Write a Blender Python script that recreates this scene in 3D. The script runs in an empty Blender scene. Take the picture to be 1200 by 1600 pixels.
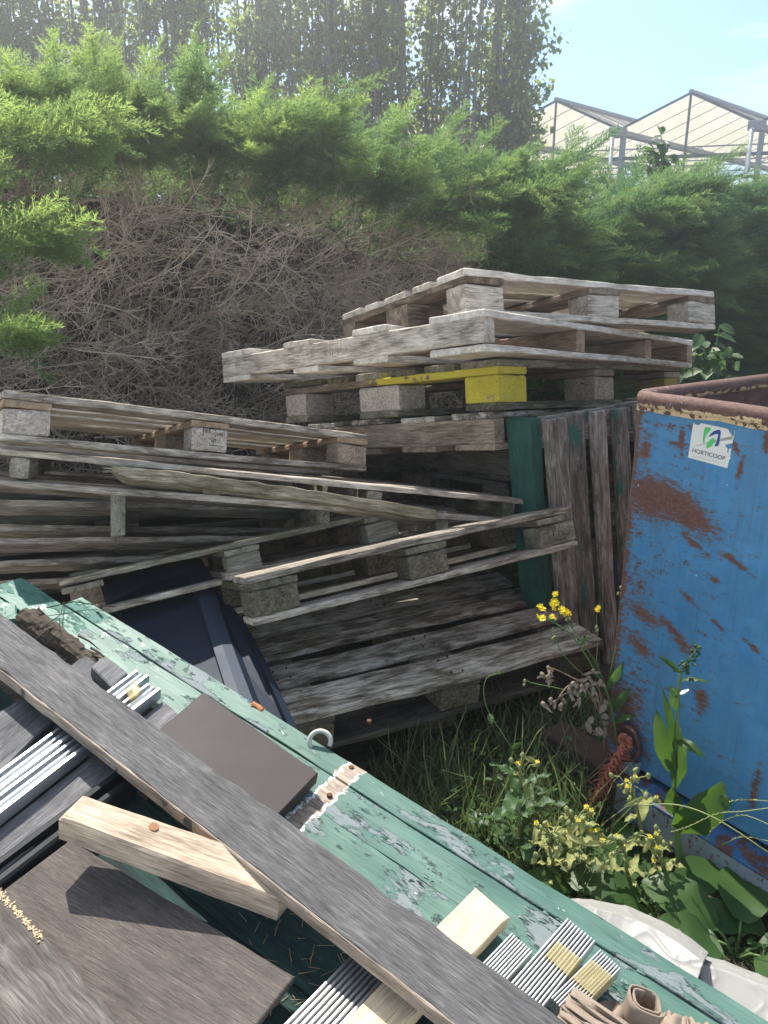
import bpy, bmesh, math, random
import numpy as np
from mathutils import Vector, Matrix, Euler

random.seed(7)
rng = np.random.default_rng(7)
R = math.radians
scene = bpy.context.scene
COL = scene.collection

# ------------------------------------------------------------------ camera geometry
F = 1180.0                      # focal length in photo pixels (1600 high)
PIT = R(17.0)
CAM = Vector((0, 0, 1.6))
CF = Vector((0, math.cos(PIT), -math.sin(PIT)))
CU = Vector((0, math.sin(PIT), math.cos(PIT)))
CR = Vector((1, 0, 0))
GZ = 0.22                       # ground level


def ray(px, py):
    return CR * ((px - 600) / F) + CU * ((800 - py) / F) + CF


def at_d(px, py, d):
    return CAM + ray(px, py) * d


def at_z(px, py, z):
    r = ray(px, py)
    return CAM + r * ((z - CAM.z) / r.z)


def on_plane(px, py, p0, n):
    r = ray(px, py)
    return CAM + r * ((p0 - CAM).dot(n) / r.dot(n))


# ------------------------------------------------------------------ object helpers
def link(o, parent=None):
    COL.objects.link(o)
    if parent:
        o.parent = parent
    return o


def tag(o, label=None, cat=None, group=None, kind=None):
    if label: o['label'] = label
    if cat: o['category'] = cat
    if group: o['group'] = group
    if kind: o['kind'] = kind
    return o


def empty(name, loc, rot=(0, 0, 0), label=None, cat=None, group=None):
    o = bpy.data.objects.new(name, None)
    o.empty_display_size = 0.1
    link(o)
    o.location = loc
    o.rotation_euler = rot
    tag(o, label, cat, group)
    return o


class MB:
    """collects slabs, tubes and sheets with a grain coordinate per vertex"""

    def __init__(self):
        self.v, self.f, self.g, self.sm = [], [], [], []

    def add(self, verts, faces, g=None, smooth=False):
        b = len(self.v)
        self.v += [Vector(p) for p in verts]
        self.g += [Vector(p) for p in (g if g is not None else verts)]
        self.f += [tuple(b + i for i in f) for f in faces]
        self.sm += [smooth] * len(faces)

    def slab(self, P0, P1, P2, P3, T, c=0.003, n=10, wob=0.0015, bow=0.0, chip=0.0, down=None):
        """top quad P0-P1 (along the grain) / P3-P2, thickness T downwards"""
        P0, P1, P2, P3 = map(Vector, (P0, P1, P2, P3))
        ax = ((P1 - P0) + (P2 - P3)) * .5
        ay = ((P3 - P0) + (P2 - P1)) * .5
        nr = ax.cross(ay).normalized()
        if down is None:
            down = -nr
        W = ay.length
        L = ax.length
        cv = min(.3, c / max(W, 1e-4))
        prof = [(0, T - c), (0, c), (cv, 0), (.35, 0), (.65, 0), (1 - cv, 0), (1, c), (1, T - c), (1 - cv, T), (cv, T)]
        m = len(prof)
        off = Vector((random.uniform(0, 50), random.uniform(0, 50), random.uniform(0, 50)))
        vs, gs, fs = [], [], []
        ph = random.uniform(0, 6)
        us = [0, min(.2, c / max(L, .01))] + [k / n for k in range(1, n)] + [1 - min(.2, c / max(L, .01)), 1]
        for k, u in enumerate(us):
            end = k in (0, len(us) - 1)
            j = [random.gauss(0, wob) for _ in range(4)]
            for i, (v, d) in enumerate(prof):
                a = P0.lerp(P1, u)
                b = P3.lerp(P2, u)
                p = a.lerp(b, v)
                s = math.sin(u * 3.1 + ph) * wob * 1.5 + bow * (4 * u * (1 - u))
                dd = d
                if end:
                    dd = min(max(d, c * .8), T - c * .8)
                ay_n = ay / max(W, 1e-6)
                p = p + down * dd - down * s
                e = random.gauss(0, wob)
                if v < .1: p = p + ay_n * (j[0] + e * .5)
                if v > .9: p = p + ay_n * (j[1] + e * .5)
                p = p + down * random.gauss(0, wob * .35)
                if chip and random.random() < chip and (v < .1 or v > .9) and d < T * .5:
                    p = p + down * random.uniform(0, T * .5)
                vs.append(p)
                gs.append(Vector((u * L, v * W, d)) + off)
        K = len(us)
        for k in range(K - 1):
            for i in range(m):
                i2 = (i + 1) % m
                fs.append((k * m + i, (k + 1) * m + i, (k + 1) * m + i2, k * m + i2))
        fs.append(tuple(range(m)))
        fs.append(tuple((K - 1) * m + i for i in reversed(range(m))))
        self.add(vs, fs, gs)

    def box(self, p0, p1, c=0.003, n=3, wob=0.001, axis='x', **k):
        """axis-aligned local box, grain along axis"""
        x0, y0, z0 = p0
        x1, y1, z1 = p1
        if axis == 'x':
            self.slab((x0, y0, z1), (x1, y0, z1), (x1, y1, z1), (x0, y1, z1), z1 - z0, c, n, wob, **k)
        elif axis == 'y':
            self.slab((x1, y0, z1), (x1, y1, z1), (x0, y1, z1), (x0, y0, z1), z1 - z0, c, n, wob, **k)
        else:
            self.slab((x1, y0, z0), (x1, y0, z1), (x1, y1, z1), (x1, y1, z0), x1 - x0, c, n, wob, **k)

    def tube(self, pts, rad, seg=6, smooth=True, cap=True):
        pts = [Vector(p) for p in pts]
        n = len(pts)
        if not hasattr(rad, '__len__'):
            rad = [rad] * n
        vs, gs, fs = [], [], []
        prev = None
        acc = 0
        off = random.uniform(0, 20)
        for i, p in enumerate(pts):
            t = (pts[min(i + 1, n - 1)] - pts[max(i - 1, 0)]).normalized()
            if prev is None:
                a = t.orthogonal().normalized()
            else:
                a = (prev - t * prev.dot(t))
                a = a.normalized() if a.length > 1e-6 else t.orthogonal().normalized()
            prev = a
            b = t.cross(a)
            if i: acc += (p - pts[i - 1]).length
            for k in range(seg):
                th = 2 * math.pi * k / seg
                vs.append(p + (a * math.cos(th) + b * math.sin(th)) * rad[i])
                gs.append(Vector((acc + off, rad[i] * math.cos(th) + off, rad[i] * math.sin(th))))
        for i in range(n - 1):
            for k in range(seg):
                k2 = (k + 1) % seg
                fs.append((i * seg + k, i * seg + k2, (i + 1) * seg + k2, (i + 1) * seg + k))
        if cap:
            fs.append(tuple(reversed(range(seg))))
            fs.append(tuple((n - 1) * seg + k for k in range(seg)))
        self.add(vs, fs, gs, smooth)

    def grid(self, rows, smooth=True):
        """rows: list of lists of points"""
        m = len(rows[0])
        vs = [p for r in rows for p in r]
        fs = []
        for i in range(len(rows) - 1):
            for j in range(m - 1):
                fs.append((i * m + j, i * m + j + 1, (i + 1) * m + j + 1, (i + 1) * m + j))
        self.add(vs, fs, None, smooth)

    def build(self, name, mat, parent=None, loc=None, fix=True):
        """loc: world origin for a top-level mesh, None keeps local coordinates"""
        me = bpy.data.meshes.new(name)
        vs = self.v
        if loc is not None:
            loc = Vector(loc)
            vs = [p - loc for p in vs]
        me.from_pydata([tuple(p) for p in vs], [], self.f)
        me.polygons.foreach_set('use_smooth', self.sm)
        at = me.attributes.new('gc', 'FLOAT_VECTOR', 'POINT')
        at.data.foreach_set('vector', [c for p in self.g for c in p])
        if fix:
            bm = bmesh.new()
            bm.from_mesh(me)
            bmesh.ops.recalc_face_normals(bm, faces=bm.faces)
            bm.to_mesh(me)
            bm.free()
        if mat: me.materials.append(mat)
        o = bpy.data.objects.new(name, me)
        link(o, parent)
        if loc is not None: o.location = loc
        return o


def world_part(mb, name, mat, parent, **k):
    """mesh written in world coordinates under a parent that is only translated"""
    off = parent.location
    mb.v = [p - off for p in mb.v]
    return mb.build(name, mat, parent, **k)


def fast_mesh(name, V, Fq, mat, parent=None, var=None, smooth=False, loc=None):
    """numpy verts (n,3) and faces (m,3|4)"""
    me = bpy.data.meshes.new(name)
    V = np.asarray(V, np.float32)
    if loc is not None: V = V - np.array(loc, np.float32)
    k = Fq.shape[1]
    me.vertices.add(len(V))
    me.vertices.foreach_set('co', V.ravel())
    me.loops.add(Fq.size)
    me.loops.foreach_set('vertex_index', Fq.astype(np.int32).ravel())
    me.polygons.add(len(Fq))
    me.polygons.foreach_set('loop_start', np.arange(0, Fq.size, k, dtype=np.int32))
    me.polygons.foreach_set('loop_total', np.full(len(Fq), k, np.int32))
    if smooth: me.polygons.foreach_set('use_smooth', np.ones(len(Fq), bool))
    if var is not None:
        at = me.attributes.new('var', 'FLOAT', 'POINT')
        at.data.foreach_set('value', np.asarray(var, np.float32))
    me.update(calc_edges=True)
    me.validate()
    me.materials.append(mat)
    o = bpy.data.objects.new(name, me)
    link(o, parent)
    if loc is not None and parent is None: o.location = loc
    return o


# ------------------------------------------------------------------ materials
class NT:
    def __init__(self, name):
        self.m = bpy.data.materials.new(name)
        self.m.use_nodes = True
        self.t = self.m.node_tree
        self.t.nodes.clear()
        self.out = self.n('ShaderNodeOutputMaterial')
        self.b = self.n('ShaderNodeBsdfPrincipled')
        self.l(self.b.outputs[0], self.out.inputs['Surface'])

    def n(self, t, **k):
        nd = self.t.nodes.new(t)
        for a, v in k.items(): setattr(nd, a, v)
        return nd

    def l(self, a, b): self.t.links.new(a, b)

    def val(self, s, x):
        if hasattr(x, 'is_linked'): self.l(x, s)
        else: s.default_value = x

    def gc(self):
        a = self.n('ShaderNodeAttribute', attribute_name='gc')
        return a.outputs['Vector']

    def obj(self):
        return self.n('ShaderNodeTexCoord').outputs['Object']

    def mapp(self, v, sc=(1, 1, 1), loc=(0, 0, 0)):
        m = self.n('ShaderNodeMapping')
        self.l(v, m.inputs['Vector'])
        m.inputs['Scale'].default_value = sc
        m.inputs['Location'].default_value = loc
        return m.outputs[0]

    def noise(self, v, s, d=4, r=.55, dist=0.0, out=0):
        nd = self.n('ShaderNodeTexNoise')
        if v is not None: self.l(v, nd.inputs['Vector'])
        nd.inputs['Scale'].default_value = s
        nd.inputs['Detail'].default_value = d
        nd.inputs['Roughness'].default_value = r
        nd.inputs['Distortion'].default_value = dist
        return nd.outputs[out]

    def voro(self, v, s, out='Color', feat='F1'):
        nd = self.n('ShaderNodeTexVoronoi', feature=feat)
        self.l(v, nd.inputs['Vector'])
        nd.inputs['Scale'].default_value = s
        return nd.outputs[out]

    def ramp(self, f, stops, interp='LINEAR'):
        r = self.n('ShaderNodeValToRGB')
        r.color_ramp.interpolation = interp
        while len(r.color_ramp.elements) > 1: r.color_ramp.elements.remove(r.color_ramp.elements[0])
        for i, (p, c) in enumerate(stops):
            e = r.color_ramp.elements[0] if i == 0 else r.color_ramp.elements.new(p)
            e.position = p
            e.color = (c, c, c, 1) if not hasattr(c, '__len__') else (*c, 1)
        self.l(f, r.inputs[0])
        return r.outputs[0]

    def math(self, op, a, b=0.0, c=0.0, clamp=False):
        m = self.n('ShaderNodeMath', operation=op, use_clamp=clamp)
        self.val(m.inputs[0], a)
        self.val(m.inputs[1], b)
        self.val(m.inputs[2], c)
        return m.outputs[0]

    def mix(self, f, a, b, bt='MIX'):
        m = self.n('ShaderNodeMix', data_type='RGBA', blend_type=bt)
        self.val(m.inputs[0], f)
        for s, x in ((m.inputs[6], a), (m.inputs[7], b)):
            if hasattr(x, 'is_linked'): self.l(x, s)
            else: s.default_value = (*x, 1)
        return m.outputs[2]

    def rnd(self):
        return self.n('ShaderNodeObjectInfo').outputs['Random']

    def bump(self, h, st=.4, di=.003):
        b = self.n('ShaderNodeBump')
        b.inputs['Strength'].default_value = st
        b.inputs['Distance'].default_value = di
        self.l(h, b.inputs['Height'])
        self.l(b.outputs[0], self.b.inputs['Normal'])

    def set(self, col=None, rough=None, metal=None, spec=None):
        if col is not None:
            if hasattr(col, 'is_linked'): self.l(col, self.b.inputs['Base Color'])
            else: self.b.inputs['Base Color'].default_value = (*col, 1)
        if rough is not None: self.val(self.b.inputs['Roughness'], rough)
        if metal is not None: self.val(self.b.inputs['Metallic'], metal)
        if spec is not None: self.b.inputs['Specular IOR Level'].default_value = spec


def wood(name, dark, mid, light, rough=.85, moss=0.0, grain=1.0, crack=.5, bump=.5, spec=.25, stain=.5, knots=True, paint=None, ylim=None):
    t = NT(name)
    g = t.gc()
    gr = t.noise(t.mapp(g, (2.6 * grain, 38 * grain, 38 * grain)), 4, 6, .72, .5)
    bl = t.noise(t.mapp(g, (3.6, 13, 11)), 2.2, 6, .66, .5)
    fine = t.noise(t.mapp(g, (6, 190, 190)), 3, 3, .6)
    gr2 = t.noise(t.mapp(g, (7 * grain, 105 * grain, 105 * grain), (4, 2, 8)), 4, 4, .6, .2)
    tone = t.noise(t.mapp(g, (.05, .05, .05), (2, 5, 1)), 3, 1, .5)
    gr = t.math('ADD', t.math('MULTIPLY', gr, .6), t.math('MULTIPLY', gr2, .4))
    f = t.math('ADD', t.math('MULTIPLY', t.math('SUBTRACT', gr, .5), 1.35), t.math('MULTIPLY_ADD', t.math('SUBTRACT', bl, .5), 1.75 * stain, .555))
    f = t.math('ADD', f, t.math('MULTIPLY', t.math('SUBTRACT', tone, .5), .7))
    f = t.math('ADD', f, t.math('MULTIPLY', t.math('SUBTRACT', t.rnd(), .5), .16))
    c = t.ramp(f, [(.3, dark), (.52, mid), (.78, light)])
    ck = t.ramp(t.noise(t.mapp(g, (1.1, 46, 46), (3, 1, 2)), 2.4, 4, .6, .6), [(.27, 1.0), (.36, 0.0)])
    ck = t.math('MULTIPLY', ck, crack)
    c = t.mix(ck, c, tuple(x * .25 for x in dark))
    c = t.mix(t.math('MULTIPLY', t.math('SUBTRACT', fine, .5), .9), c, (1, 1, 1), 'OVERLAY') if False else c
    fi = t.ramp(fine, [(.3, .62), (.7, 1.25)])
    c = t.mix(1.0, c, fi, 'MULTIPLY')
    if knots:
        kn = t.voro(t.mapp(g, (4.0, 11, 3)), 1.0, 'Distance')
        k = t.ramp(kn, [(.05, 1.0), (.11, 0.0)])
        c = t.mix(t.math('MULTIPLY', k, .55), c, tuple(x * .55 for x in mid))
    dirt = t.ramp(t.noise(t.obj(), 9, 5, .65), [(.44, 0.0), (.72, 1.0)])
    c = t.mix(t.math('MULTIPLY', dirt, .3), c, tuple(x * .5 for x in dark))
    if moss:
        ms = t.ramp(t.noise(t.obj(), 5.5, 6, .7), [(.5, 0.0), (.66, 1.0)])
        c = t.mix(t.math('MULTIPLY', ms, moss), c, (.075, .085, .03))
    if paint:
        pm = t.ramp(t.noise(t.mapp(g, (3, 7, 7), (7, 3, 1)), 1.5, 6, .72, .2), [(paint[1], 0.0), (paint[1] + .03, 1.0)])
        c = t.mix(pm, c, paint[0])
    if ylim:
        sx_ = t.n('ShaderNodeSeparateXYZ'); t.l(t.obj(), sx_.inputs[0])
        nn = t.noise(t.obj(), 11, 5, .7)
        k = t.math('GREATER_THAN', t.math('SUBTRACT', ylim[1], sx_.outputs[1]), t.math('MULTIPLY', t.math('SUBTRACT', nn, .42), 1.3))
        k = t.math('MULTIPLY', k, t.math('LESS_THAN', sx_.outputs[0], ylim[2]))
        k = t.math('MULTIPLY', k, t.ramp(t.math('ADD', gr, t.math('MULTIPLY', bl, .5)), [(.56, 0.0), (.64, 1.0)]))
        c = t.mix(k, c, t.mix(bl, tuple(x * .62 for x in ylim[0]), ylim[0]))
    t.set(c, rough, 0, spec)
    h = t.math('ADD', t.math('MULTIPLY', gr, 1.0), t.math('MULTIPLY', fine, .5))
    h = t.math('SUBTRACT', h, t.math('MULTIPLY', ck, .8))
    t.bump(h, bump, .0035)
    return t.m


def chip(name, dark, light, paint=None, moss=0.0, pth=.45):
    t = NT(name)
    g = t.gc()
    v = t.voro(t.mapp(g, (1, 1.6, 1.3)), 130, 'Color')
    v2 = t.voro(t.mapp(g, (1.5, 1, 1)), 260, 'Color')
    s = t.n('ShaderNodeSeparateColor'); t.l(v, s.inputs[0])
    s2 = t.n('ShaderNodeSeparateColor'); t.l(v2, s2.inputs[0])
    big = t.noise(t.obj(), 14, 4, .6)
    f = t.math('ADD', t.math('MULTIPLY', s.outputs[0], .5), t.math('MULTIPLY', s2.outputs[0], .3))
    f = t.math('ADD', f, t.math('MULTIPLY', big, .5))
    c = t.ramp(f, [(.25, dark), (1.05, light)])
    if moss:
        ms = t.ramp(t.noise(t.obj(), 9, 5, .7), [(.45, 0.0), (.65, 1.0)])
        c = t.mix(t.math('MULTIPLY', ms, moss), c, (.07, .075, .035))
    if paint:
        pm = t.ramp(t.noise(t.mapp(g, (10, 12, 25)), 1.2, 6, .75), [(pth - .04, 1.0), (pth, 0.0)])
        c = t.mix(t.math('SUBTRACT', 1.0, pm), c, t.mix(t.math('ADD', t.math('MULTIPLY', big, .7), t.math('MULTIPLY', s.outputs[0], .3)), tuple(x * .5 for x in paint), tuple(min(1, x * 1.12) for x in paint)))
    t.set(c, .92, 0, .15)
    t.bump(f, .6, .004)
    return t.m


def plain(name, col, rough=.5, metal=0.0, spec=.5, var=.25, scale=20, bump=0.0):
    t = NT(name)
    n = t.noise(t.obj(), scale, 5, .6)
    c = t.mix(n, tuple(x * (1 - var) for x in col), tuple(min(1, x * (1 + var)) for x in col))
    t.set(c, t.math('ADD', t.math('MULTIPLY', n, .25), rough - .12), metal, spec)
    if bump: t.bump(n, bump, .002)
    return t.m


def leafmat(name, c0, c1, trans=.35, tcol=None, rough=.55, objv=False, spec=.3):
    """thin leaf: diffuse/gloss mixed with translucency, colour by 'var' attribute"""
    t = NT(name)
    a = t.n('ShaderNodeAttribute', attribute_name='var').outputs['Fac']
    if objv:
        nz = t.noise(t.obj(), 28, 5, .65)
        a = t.math('ADD', t.math('MULTIPLY', a, .5), t.math('MULTIPLY', nz, .5))
    c = t.mix(a, c0, c1)
    t.set(c, rough, 0, spec)
    tr = t.n('ShaderNodeBsdfTranslucent')
    tc = t.mix(a, tcol[0], tcol[1]) if tcol else c
    t.l(tc, tr.inputs[0])
    mx = t.n('ShaderNodeMixShader')
    mx.inputs[0].default_value = trans
    t.l(t.b.outputs[0], mx.inputs[1])
    t.l(tr.outputs[0], mx.inputs[2])
    t.l(mx.outputs[0], t.out.inputs['Surface'])
    return t.m

W_GREY = wood('wood_weathered_grey', (0.051, 0.042, 0.032), (0.239, 0.198, 0.153), (0.583, 0.520, 0.433))
W_PALE = wood('wood_weathered_pale', (0.133, 0.110, 0.086), (0.491, 0.429, 0.350), (0.796, 0.728, 0.637))
W_BROWN = wood('wood_brown_pallet', (0.055, 0.040, 0.028), (0.204, 0.150, 0.106), (0.396, 0.324, 0.246))
W_WARM = wood('wood_warm_pallet', (0.100, 0.065, 0.040), (0.310, 0.207, 0.132), (0.483, 0.368, 0.253))
W_DARK = wood('wood_dark_pallet', (.014, .012, .010), (.050, .042, .034), (.13, .112, .095), moss=.25)  # dark wood, lowered further to paint the shade inside the heap
W_OLIVE = wood('wood_olive_pallet', (0.051, 0.045, 0.029), (0.199, 0.176, 0.121), (0.438, 0.403, 0.319), moss=.35)
W_DECK = wood('wood_worn_deck', (0.036, 0.029, 0.022), (0.179, 0.150, 0.112), (0.557, 0.507, 0.427), stain=.75, moss=.15)
W_SPLINT = wood('wood_splintered', (.09, .075, .045), (.30, .26, .18), (.62, .56, .44), moss=.2)
W_SAWN = wood('wood_new_sawn', (.42, .28, .15), (.66, .47, .28), (.80, .63, .42), crack=.08, bump=.12, stain=.35)
W_TIMBER = wood('wood_planed_timber', (.24, .18, .135), (.50, .39, .29), (.70, .57, .43), crack=.15, bump=.15)
W_PLANK = wood('wood_charcoal_plank', (.036, .036, .038), (.094, .092, .094), (.195, .188, .184), crack=.3, stain=.25, grain=2.0, knots=False)
W_GRAIN = wood('wood_grained_grey', (0.055, 0.047, 0.042), (0.116, 0.102, 0.092), (0.231, 0.211, 0.190), crack=.3, stain=.4, knots=False)
W_PLANKEDGE = wood('wood_plank_edge', (.16, .12, .09), (.34, .27, .21), (.52, .43, .35), crack=.2)
W_COMP = wood('composite_grey_board', (.072, .07, .074), (.165, .162, .17), (.27, .262, .27), crack=.15, bump=.3, knots=False, grain=1.6)
W_COMPD = wood('composite_slate_board', (.05, .05, .055), (.12, .12, .125), (.20, .20, .205), crack=.1, bump=.25, knots=False, grain=1.6)
W_SHEET = wood('embossed_sheet', (.072, .061, .056), (.138, .117, .105), (.225, .196, .175), crack=.2, bump=.5, knots=False, grain=4.0, stain=.3)
W_CHOC = plain('chocolate_board', (.042, .031, .034), .6, 0, .25, .18, 14)
W_ROT = wood('wood_rotten', (.012, .010, .008), (.045, .035, .026), (.13, .10, .075), crack=.8, bump=1.0)
W_GREEN = wood('wood_faded_green_slat', (.07, .062, .052), (.22, .20, .168), (.48, .45, .41), paint=((.03, .13, .10), .57))
W_SLAT = wood('wood_silvered_slat', (.075, .065, .053), (.25, .222, .185), (.56, .53, .48), stain=.6)
P_GREEN = wood('green_painted_board', (.016, .062, .046), (.022, .085, .064), (.032, .115, .086), crack=.1, bump=.15, knots=False)
YEL = (.60, .50, .06)
W_YEL = wood('wood_yellow_painted', (.07, .055, .04), (.20, .16, .11), (.36, .31, .24), paint=(YEL, .44))
W_YELP = wood('wood_half_yellow', (.07, .055, .04), (.20, .15, .11), (.36, .29, .22), ylim=(YEL, .60, .3))
C_TAN = chip('chipboard_tan', (.16, .115, .08), (.46, .37, .28))
C_PALE = chip('chipboard_pale', (.24, .19, .145), (.58, .52, .45))
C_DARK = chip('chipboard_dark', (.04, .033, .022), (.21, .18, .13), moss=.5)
C_YEL = chip('chipboard_yellow', (.16, .115, .08), (.46, .37, .28), paint=YEL, pth=.40)
C_YELD = chip('chipboard_dull_yellow', (.10, .075, .05), (.34, .27, .19), paint=(.36, .27, .05), pth=.47)
INK = plain('ink_black', (.02, .02, .022), .8, 0, .1)
INKS = plain('scratched_mark', (.17, .15, .125), .9, 0, .1)
INKG = plain('ink_faded', (.10, .09, .078), .9, 0, .1)
NAIL = plain('rusty_nail', (.10, .045, .025), .8, .3)


# ------------------------------------------------------------------ pallets
def block_pallet(label, L, Wd, H, loc, rot, mats, group=None, bw=.1, bmats=None, decks=None, bottom=True, skip=(), name='block_pallet', chipk=.05, nails=False):
    """deck boards along x, stringer boards along y, nine blocks, bottom boards along x"""
    wd, ws, wb, wbot = mats
    bmats = bmats or {}
    root = empty(name, loc, rot, label, 'pallet', group)
    t = H * .153
    m = MB()
    decks = decks or [(0, .145), (.187, .287), (.33, .475), (.515, .615), (.655, .80)]
    s = Wd / .8
    for a, b in decks:
        m.slab((random.uniform(-.004, .004), a * s, H), (L + random.uniform(-.004, .004), a * s, H), (L, b * s, H), (0, b * s, H), t, .003, 14, .0022, bow=random.gauss(0, .0035), chip=chipk)
    m.build('top_deck', wd, root)
    bl = L * bw
    xs = [(0, bl * 1.15), (L * .5 - bl * .55, L * .5 + bl * .55), (L - bl * 1.15, L)]
    for a, b in xs:
        m = MB()
        m.slab((b, 0, H - t - .0005), (b, Wd, H - t - .0005), (a, Wd, H - t - .0005), (a, 0, H - t - .0005), t, .003, 8, .0012)
        m.build('stringer_board', ws, root)
    ys = [(0, .1 * s), (.3275 * s, .4725 * s), (.7 * s, .8 * s)]
    for i, (a, b) in enumerate(xs):
        for j, (c, d) in enumerate(ys):
            if (i, j) in skip: continue
            m = MB()
            e = .002
            m.box((a + e, c + e, t if bottom else 0), (b - e, d - e, H - 2 * t - .001), .005, 3, .002, 'x')
            m.build('block', bmats.get((i, j), wb), root)
    if bottom:
        m = MB()
        for j, (c, d) in enumerate([(0, .1 * s), (.3275 * s, .4725 * s), (.7 * s, .8 * s)]):
            m.slab((0, c, t - .0005), (L, c, t - .0005), (L, d, t - .0005), (0, d, t - .0005), t - .0005, .003, 12, .0016, chip=chipk)
        m.build('bottom_deck', wbot, root)
    return root


def stringer_pallet(label, L, Wd, H, loc, rot, mats, sx=(0, .33, .66, 1), group=None, top=None, bot=None, sw=.045, name='stringer_pallet', tt=.165, chipk=.05, side=None):
    """stringers along y at fractions of L, boards along x above and below"""
    wd, ws, wbot = mats
    root = empty(name, loc, rot, label, 'pallet', group)
    t = H * tt
    top = top or [(0, .12), (.22, .33), (.44, .56), (.67, .78), (.88, 1)]
    bot = bot or [(0, .12), (.44, .56), (.88, 1)]
    for nm, rows, z in (('top_deck', top, H), ('bottom_deck', bot, t)):
        m = MB()
        for a, b in rows:
            m.slab((random.uniform(-.006, .003), a * Wd, z), (L + random.uniform(-.003, .006), a * Wd, z), (L, b * Wd, z), (0, b * Wd, z), t, .003, 14, .0024, bow=random.gauss(0, .003), chip=chipk)
        m.build(nm, wd if nm == 'top_deck' else wbot, root)
    for i, f in enumerate(sx):
        m = MB()
        x = sw * .5 + f * (L - sw)
        m.slab((x + sw / 2, .003, H - t - .0005), (x + sw / 2, Wd - .003, H - t - .0005), (x - sw / 2, Wd - .003, H - t - .0005), (x - sw / 2, .003, H - t - .0005), H - 2 * t - .001, .004, 10, .0014)
        m.build('stringer', side if (side and i == 0) else ws, root)
    return root


def nails(root, pts, r=.0032):
    for (x, y, z) in pts:
        q = MB()
        q.tube([(x, y, z - .004), (x, y, z + .0006), (x, y, z + .0012)], [r, r, r * .6], 8)
        q.build('nail', NAIL, root)


def scl(p, s):
    return tuple(CAM + (Vector(p) - CAM) * s)


def rot3(a, b, c): return (R(a), R(b), R(c))


def text_mesh(body, size, mat, parent, M, name='lettering', depth=.0006, sx=1.0, spacing=1.0):
    cu = bpy.data.curves.new(name, 'FONT')
    cu.body = body
    cu.size = size
    cu.extrude = depth
    cu.space_character = spacing
    cu.align_x = 'CENTER'
    cu.align_y = 'CENTER'
    tmp = bpy.data.objects.new('tmp_text', cu)
    COL.objects.link(tmp)
    bpy.context.view_layer.update()
    dg = bpy.context.evaluated_depsgraph_get()
    me = bpy.data.meshes.new_from_object(tmp.evaluated_get(dg))
    bpy.data.objects.remove(tmp)
    me.name = name
    me.transform(M @ Matrix.Diagonal((sx, 1, 1, 1)))
    me.materials.clear()
    me.materials.append(mat)
    o = bpy.data.objects.new(name, me)
    link(o, parent)
    return o


def frame_m(o, x, y):
    """matrix with origin o, local x and y directions"""
    x = Vector(x).normalized()
    z = x.cross(Vector(y)).normalized()
    y = z.cross(x)
    M = Matrix((x, y, z)).transposed().to_4x4()
    M.translation = Vector(o)
    return M


STACK = 'pallets in the tall right hand stack'
# P1 : topmost
P1 = block_pallet('pale grey block pallet lying on top of the tall stack, highest pallet of all',
                  1.2 * 1.05, .8 * 1.05, .144 * 1.05, scl((.251, 2.383, 1.498), 1.05), rot3(-11.9, 3.6, 30.74),
                  (W_PALE, W_BROWN, W_PALE, W_PALE), STACK, bw=.112, bmats={(0, 1): W_BROWN, (0, 2): W_BROWN})
# P2 : solid sided with writing
P2 = stringer_pallet('long pallet with a solid side beam carrying faint scratched capital letters', 1.225 * 1.3, 1.012 * 1.3, .095 * 1.3,
                     scl((.23, 1.747, 1.45), 1.3), rot3(-9.2, 6.52, 46.79), (W_PALE, W_WARM, W_PALE), sx=(0, .36, .72, 1), group=STACK, sw=.055, side=W_PALE,
                     bot=[(0, .16), (.3, .42), (.56, .66), (.86, 1)], top=[(0, .16), (.3, .42), (.58, .7), (.86, 1)], tt=.18)
for ch in P2.children:
    if ch.name.startswith('stringer'):
        st = ch
        break
HH = .095 * 1.3
GLY = {'H': [[(0, 0), (0, 1)], [(.8, 0), (.8, 1)], [(0, .5), (.8, .52)]], 'N': [[(0, 0), (0, 1), (.8, 0), (.8, 1)]], 'I': [[(.1, 0), (.1, 1)]],
       'O': [[(.42 + .42 * math.sin(a), .5 + .5 * math.cos(a)) for a in np.linspace(0, 6.28, 18)]],
       'G': [[(.42 + .42 * math.cos(a), .5 + .5 * math.sin(a)) for a in np.linspace(.8, 5.6, 16)] + [(.8, .42), (.5, .42)]],
       'E': [[(.6, 0), (0, 0), (0, 1), (.6, 1)], [(0, .5), (.5, .5)]], 'P': [[(0, 0), (0, 1), (.5, .95), (.6, .72), (.5, .5), (0, .45)]],
       'A': [[(0, 0), (.4, 1), (.8, 0)], [(.15, .36), (.65, .36)]], 'L': [[(0, 1), (0, 0), (.6, 0)]]}


def scratch(word, o, ex, ey, h, r, mat, parent, gap=1.25, k=.62):
    """hand scratched capitals as thin strokes on a face"""
    o, ex, ey = Vector(o), Vector(ex).normalized(), Vector(ey).normalized()
    x = 0
    mb = MB()
    for ch_ in word:
        for st_ in GLY[ch_]:
            mb.tube([o + ex * ((x + px_ * k) * h) + ey * (py_ * h * random.uniform(.96, 1.04)) for px_, py_ in st_], r, 4)
        x += (.45 if ch_ == 'I' else gap) * k
    return mb.build('lettering', mat, parent)


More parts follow.
